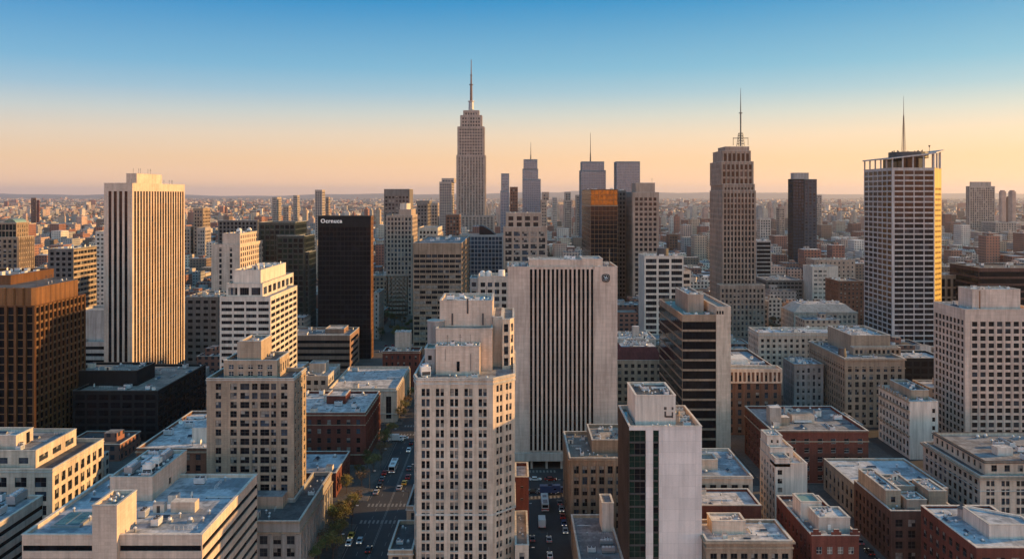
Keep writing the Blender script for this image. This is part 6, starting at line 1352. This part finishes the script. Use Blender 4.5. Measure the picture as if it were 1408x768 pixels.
for i, (x, y_, k, sc) in enumerate([(-55, 281, 3, 1.05), (-56, 291, 0, 1.0), (-54.5, 299, 0, .9), (-57.5, 270, 2, .9), (-57, 330, 2, .8), (-55, 346, 0, .9), (-54, 362, 2, 1), (-55, 378, 0, 1), (-54.5, 392, 3, .8), (-57, 258, 1, .8), (-54.2, 264, 0, 1.0), (-58, 285, 1, .9), (-55, 308.5, 2, .7), (-59, 338, 0, .7), (-56, 288, 2, 1.1), (-58.5, 352.5, 1, .7), (-54.4, 272, 3, .9), (-61, 322, 0, .8), (-54.3, 424, 0, .9), (-54.3, 436, 3, .8), (-54.3, 450, 2, .9), (-54.3, 466, 0, .9), (-35, 425, 1, .8), (-35, 440, 0, .9), (-35, 456, 3, .8)]):
    tree(x, y_, k, sc, ['bushy olive street tree on the left avenue pavement, beside the classical stone office', 'thin brown street tree on the avenue pavement before the brick corner block'][0 if k in (0, 1, 3) and y_ < 320 else 1] if False else
         ('leafy olive street tree' if k in (0, 3) else ('dark green street tree' if k == 1 else 'sparse brown street tree'))+(' beside the classical stone office on the left avenue' if y_ < 310 else ' in front of the red brick corner block on the left avenue'), 'trees along the left avenue')
for i in range(12): tree(RT.uniform(-108, -82), RT.uniform(640, 760), RT.choice((0, 1, 1, 3)), RT.uniform(.9, 1.3), 'green tree in the small park below the orange-ended midrise', 'trees in the small park right of the black lettered tower')
for i in range(6): tree(-62-RT.uniform(0, 20), 400.5+i*3.4, 2, .8, 'bare brown tree in the cross street behind the red brick corner block', 'bare trees by the cross street')
for (x, y_) in ((20, 300), (20, 285), (3.4, 290), (94, 300), (94, 322), (112, 340)): tree(x-.2, y_, 2, .7, 'small bare tree beside a shaded street among the right-hand blocks' if x > 50 else 'small bare tree on the narrow street between the setback tower and the brown office', 'small bare trees by the shaded streets')
# woods and garden trees far out: nobody could count them
v, f = [], []
ico = [(0, 0, 1), (.89, 0, .45), (.28, .85, .45), (-.72, .53, .45), (-.72, -.53, .45), (.28, -.85, .45), (.72, .53, -.45), (-.28, .85, -.45), (-.89, 0, -.45), (-.28, -.85, -.45), (.72, -.53, -.45)]
fc = [(0, 1, 2), (0, 2, 3), (0, 3, 4), (0, 4, 5), (0, 5, 1), (1, 6, 2), (2, 7, 3), (3, 8, 4), (4, 9, 5), (5, 10, 1), (6, 7, 2), (7, 8, 3), (8, 9, 4), (9, 10, 5), (10, 6, 1)]
for _ in range(24000):
    y_ = 640*(14000/640)**(RC.random()**.72); x = RC.uniform(-.64, .64)*y_
    if RC.random() > (.3+.7*(.5+.5*sin(x*.006+2*sin(y_*.004)))) or not free((x-3, x+3, y_-3, y_+3), 2): continue
    sz = RC.uniform(2.2, 5.5)*(1 if y_ < 2500 else 1.6); i = len(v)
    for p in ico: k = RC.uniform(.7, 1.3); v.append((x+p[0]*sz*k, y_+p[1]*sz*k, 5+p[2]*sz*k*.8))
    f += [tuple(i+q for q in t_) for t_ in fc]
me = bpy.data.meshes.new('distant_trees'); me.from_pydata(v, [], f); me.materials.append(MATS['far_leaf']); o = bpy.data.objects.new('distant_trees', me); COL.objects.link(o)
tag(o, 'dark scattered trees between the far rooftops', 'trees', None, 'stuff')

# ------------------------------------------------------------------ cars, van, bus, lamps
PAINT = {'white': (.7, .7, .7), 'silver': (.35, .36, .38), 'black': (.02, .02, .022), 'red': (.28, .03, .025), 'blue': (.04, .08, .2), 'grey': (.13, .13, .14), 'yellow': (.6, .35, .03)}
for k, c_ in PAINT.items(): flat('paint_'+k, c_, .3, .2, .03)
flat('rubber', (.015, .015, .015), .8)
def emis(name, col, st):
    m, n, b = newmat(name); b.inputs['Base Color'].default_value = (*col, 1); b.inputs['Emission Color'].default_value = (*col, 1); b.inputs['Emission Strength'].default_value = st
emis('tail_lamp', (.5, .03, .02), .25); emis('head_lamp', (1, .9, .7), .5)
def car_body(prof, w, paint, tw=.8):
    """a side profile drawn out across the width, narrower towards the roof"""
    m = MB(); zm = max(p[1] for p in prof); wz = lambda z: w/2*(1 if z < .75 else 1-.13*(z-.75)/(zm-.75+.01)*1.6)
    Lf = [(p[0], -wz(p[1]), p[1]) for p in prof]; Rt = [(p[0], wz(p[1]), p[1]) for p in prof]; n_ = len(prof)
    for i in range(n_): j = (i+1) % n_; m.face([Lf[i], Lf[j], Rt[j], Rt[i]][::-1], paint)
    m.face(Lf[::-1] if False else Lf, paint); m.face(Rt[::-1], paint); return m
def veh_parts(kind):
    out = []
    if kind == 'car':
        prof = [(-2.2, .35), (2.2, .35), (2.25, .7), (1.2, .85), (.55, 1.38), (-1.1, 1.42), (-1.75, .95), (-2.25, .9)]
        out.append(('body', car_body(prof, 1.8, 'paint_white').mesh('body')))
        g_ = MB()
        for sx in (-1, 1):
            y0, y1 = sx*.905, sx*.80; q = [(1.05, y0, .87), (.5, y1, 1.34), (-1.05, y1, 1.37), (-1.6, y0, .95)]; g_.face(q if sx > 0 else q[::-1], 'glass_black')
        g_.face([(1.23, -.74, .86), (1.23, .74, .86), (.6, .66, 1.36), (.6, -.66, 1.36)], 'glass_black'); g_.face([(-1.79, .72, .96), (-1.79, -.72, .96), (-1.15, -.64, 1.405), (-1.15, .64, 1.405)], 'glass_black')
        out.append(('window_glass', g_.mesh('window_glass')))
        wl = [(1.35, -.82), (1.35, .82), (-1.35, -.82), (-1.35, .82)]; wr = .33; L2 = 2.24
    elif kind == 'bus':
        m = MB(); m.box(-5.5, 5.5, -1.25, 1.25, .45, 3.0, 'paint_white', 'paint_white'); m.box(-5, -2, -.8, .8, 3.0, 3.25, 'metal_grey'); m.box(1, 3, -.7, .7, 3.0, 3.2, 'metal_grey'); m.box(-5.52, 5.52, -1.27, 1.27, .9, 1.25, 'paint_red'); out.append(('body', m.mesh('body')))
        m = MB(); m.box(-5.1, 5.0, -1.28, 1.28, 1.6, 2.5, 'glass_black'); m.box(5.45, 5.53, -1.1, 1.1, 1.35, 2.7, 'glass_black'); m.box(-5.53, -5.45, -1.0, 1.0, 1.6, 2.6, 'glass_black'); out.append(('window_glass', m.mesh('window_glass')))
        wl = [(3.6, -1.15), (3.6, 1.15), (-3.4, -1.15), (-3.4, 1.15)]; wr = .5; L2 = 5.54
    else:
        m = MB(); m.box(-3.4, 1.2, -1.15, 1.15, .7, 3.1, 'paint_white', 'paint_white'); out.append(('cargo_box', m.mesh('cargo_box')))
        m = MB(); m.prism([(1.3, -1.0), (3.2, -1.0), (3.2, 1.0), (1.3, 1.0)], .5, 1.6, 'paint_white'); m.prism([(1.3, -.95), (2.7, -.95), (2.7, .95), (1.3, .95)], 1.6, 2.35, 'paint_white'); out.append(('cab', m.mesh('cab')))
        m = MB(); m.box(2.65, 2.74, -.85, .85, 1.65, 2.25, 'glass_black'); m.box(1.7, 2.5, -.98, .98, 1.65, 2.2, 'glass_black'); out.append(('window_glass', m.mesh('window_glass')))
        wl = [(2.4, -.95), (2.4, .95), (-2.2, -.95), (-2.2, .95)]; wr = .42; L2 = 3.22
    wm = MB(); k = 12
    for i in range(k):
        a, b_ = 2*pi*i/k, 2*pi*(i+1)/k; P_ = lambda an, y: (wr*cos(an), y, wr*sin(an)); wm.face([P_(a, -.12), P_(b_, -.12), P_(b_, .12), P_(a, .12)], 'rubber')
    for y in (-.12, .12):
        ring2 = [(wr*cos(2*pi*i/k), y, wr*sin(2*pi*i/k)) for i in range(k)]; wm.face(ring2 if y < 0 else ring2[::-1], 'rubber'); rg = [(wr*.55*cos(2*pi*i/k), y*1.05, wr*.55*sin(2*pi*i/k)) for i in range(k)]; wm.face(rg if y < 0 else rg[::-1], 'metal_light')
    wmesh = wm.mesh('wheel')
    for (x, y) in wl: out.append(('wheel', wmesh, (x, y, wr)))
    hl, tl_ = MB(), MB(); hl.box(-.04, .04, -.18, .18, -.08, .08, 'head_lamp'); tl_.box(-.04, .04, -.18, .18, -.08, .08, 'tail_lamp'); hm, tm = hl.mesh('headlight'), tl_.mesh('tail_light'); zz_ = .68 if kind == 'car' else .8; yy = .6 if kind == 'car' else .9
    for sy in (-1, 1): out.append(('headlight', hm, (L2 if kind != 'car' else 2.24, sy*yy, zz_))); out.append(('tail_light', tm, ((-L2 if kind != 'truck' else -3.42) if kind != 'car' else -2.25, sy*yy, zz_+.05)))
    return out
VP = {k: veh_parts(k) for k in ('car', 'bus', 'truck')}
def veh(kind, x, y_, rz, paint, label, group=None, cat=None):
    nm = {'car': 'parked_car', 'bus': 'city_bus', 'truck': 'delivery_truck'}[kind]; o = tag(empty(nm, x, y_, .012, rz), label, cat or {'car': 'car', 'bus': 'bus', 'truck': 'truck'}[kind], group)
    for t_ in VP[kind]:
        c_ = bpy.data.objects.new(t_[0], t_[1]); COL.objects.link(c_); c_.parent = o
        if len(t_) > 2: c_.location = t_[2]
        if t_[0] in ('body', 'cab', 'cargo_box') and paint != 'white' and kind != 'bus': c_.material_slots[0].link = 'OBJECT'; c_.material_slots[0].material = MATS['paint_'+paint]
    return o
def gp(px, py): s_ = (py-HY)/CH; return SX(px, s_), FPX/s_
U, D_ = pi/2, -pi/2
def V(kind, px, py, rz, paint, label, group=None, cat=None): x, y_ = gp(px, py); return veh(kind, x, y_, rz, paint, label, group, cat)
V('bus', 541, 645, D_, 'white', 'white bus with a red stripe coming down the left avenue, near the brick corner block')
V('car', 480, 748, D_, 'white', 'white car on the left avenue, left one of the side-by-side pair at the bottom')
V('car', 495, 745, D_, 'silver', 'silver car on the left avenue, right one of the side-by-side pair at the bottom')
V('car', 507, 757, U, 'black', 'black car on the left avenue just below the side-by-side pair')
V('car', 483, 738, D_, 'yellow', 'yellow taxi on the left avenue directly behind the white car of the pair', None, 'taxi')
V('car', 549, 672, U, 'silver', 'silver car on the left avenue, lowest one beside the setback tower flank')
V('car', 556, 665, U, 'yellow', 'yellow taxi on the left avenue at the flank of the setback tower', None, 'taxi')
V('car', 561, 657, U, 'red', 'red car on the left avenue at the flank of the setback tower')
V('car', 563, 645, U, 'grey', 'grey car hugging the kerb behind the red car on the left avenue')
V('car', 562, 620, D_, 'white', 'white car on the left avenue far above the bus')
V('car', 566, 610, U, 'black', 'black car on the left avenue before the pale hall')
V('truck', 545, 606, 0, 'white', 'white truck crossing in the cross street by the pale hall')
V('car', 528, 607, 0, 'blue', 'blue car in the cross street by the pale hall')
V('car', 555, 603, pi, 'white', 'white car in the cross street by the pale hall, right of the truck')
V('truck', 745, 722, U, 'white', 'white box truck in the narrow street right of the setback tower')
V('car', 755, 743, U, 'silver', 'silver car in the narrow street just below the box truck')
V('car', 756, 765, U, 'white', 'white car in the narrow street, lowest one at the bottom edge')
V('car', 732, 742, U, 'grey', 'grey car against the left kerb of the narrow street')
V('car', 773, 700, U, 'black', 'black car against the right kerb of the narrow street')
V('bus', 749, 696, U, 'white', 'long pale bus in the narrow street above the box truck')
V('car', 736, 660, 0, 'white', 'white car crossing before the columns of the ribbed slab tower')
V('car', 757, 660, 0, 'red', 'red car crossing before the columns of the ribbed slab tower')
V('truck', 755, 678, 0, 'blue', 'blue truck at the head of the narrow street, left one of two'); V('truck', 766, 677.5, 0, 'blue', 'blue truck at the head of the narrow street, right one of two')
V('car', 744, 677, 0, 'silver', 'silver car left of the blue trucks at the head of the narrow street'); V('car', 733, 677, 0, 'black', 'black car at the left corner of the head of the narrow street')
RV = random.Random(3); PN = list(PAINT)
def row(n_, x, y0, dy, rz, zone, horizontal=False):
    for k in range(n_):
        p = RV.choice(PN[:6]); q = (x+RV.uniform(-.2, .2), y0+k*dy) if not horizontal else (x+k*dy, y0)
        veh('car', q[0], q[1], rz+RV.choice((0, pi)), p, f'{p} car parked in the row {zone}', f'{p} cars parked {zone}')
row(4, -50.2, 322, 7.5, U, 'along the kerb before the brick corner block'); row(5, 17.2, 285, 6.5, U, 'along the wall of the brown office'); row(8, 96.6, 240, 7, U, 'left of the dark brown brick block')
row(9, 109.6, 236, 8, U, 'against the dark brown brick block'); row(7, -92, 636, 5, U+.2, 'by the small park below the orange-ended midrise', True); row(6, -92, 612, 5.4, U, 'in the lot right of the black lettered tower', True)
row(7, -70, 575, 5, U, 'beyond the brick block with the square rooftop tower', True); row(9, -190, 305.5, 9, 0, 'in the cross street left of the apartment tower', True)
lm = MB(); lm.cyl(0, 0, 0, 8, .11, 'metal_dark', 6, .07); lm.bar((0, 0, 7.9), (1.8, 0, 8.3), .06, 'metal_dark'); lpm = lm.mesh('pole'); lh = MB(); lh.box(1.5, 2.3, -.15, .15, 8.2, 8.35, 'metal_light'); lhm = lh.mesh('lamp_head')
for i, (x, y_, rz) in enumerate([(-52.6, 262, 0), (-52.6, 286, 0), (-52.6, 322, 0), (-52.6, 350, 0), (-52.6, 380, 0), (-35.6, 300, pi), (-35.6, 330, pi), (-35.6, 365, pi), (4.2, 288, 0), (18.8, 312, pi), (4.2, 252, 0), (94, 260, 0), (94, 290, 0)]):
    z_ = 'at the left kerb of the left avenue' if x < -50 else ('at the right kerb of the left avenue' if x < -30 else ('by the narrow street right of the setback tower' if x < 30 else 'by the shaded street among the right-hand brick blocks'))
    o = tag(empty('street_lamp', x, y_, .13, rz), 'slender dark street lamp '+z_, 'street lamp', 'street lamps '+z_)
    for me, nm in ((lpm, 'pole'), (lhm, 'lamp_head')): c_ = bpy.data.objects.new(nm, me); COL.objects.link(c_); c_.parent = o

# ------------------------------------------------------------------ the air
HAZE = 2.4e-5
m = MB(); m.box(-46000, 46000, -4000, 46000, -1, 470, 'haze') if 'haze' in MATS else None
mt_ = bpy.data.materials.new('haze'); mt_.use_nodes = True; n = mt_.node_tree; n.nodes.clear()
o_ = n.nodes.new('ShaderNodeOutputMaterial'); pv = n.nodes.new('ShaderNodeVolumePrincipled'); n.links.new(pv.outputs[0], o_.inputs['Volume'])
pv.inputs['Color'].default_value = (.80, .83, 1.0, 1); pv.inputs['Density'].default_value = HAZE; pv.inputs['Anisotropy'].default_value = .35; MATS['haze'] = mt_
m = MB(); m.box(-46000, 46000, -4000, 46000, -1, 470, 'haze'); hz_ = tag(m.obj('haze'), kind='stuff')
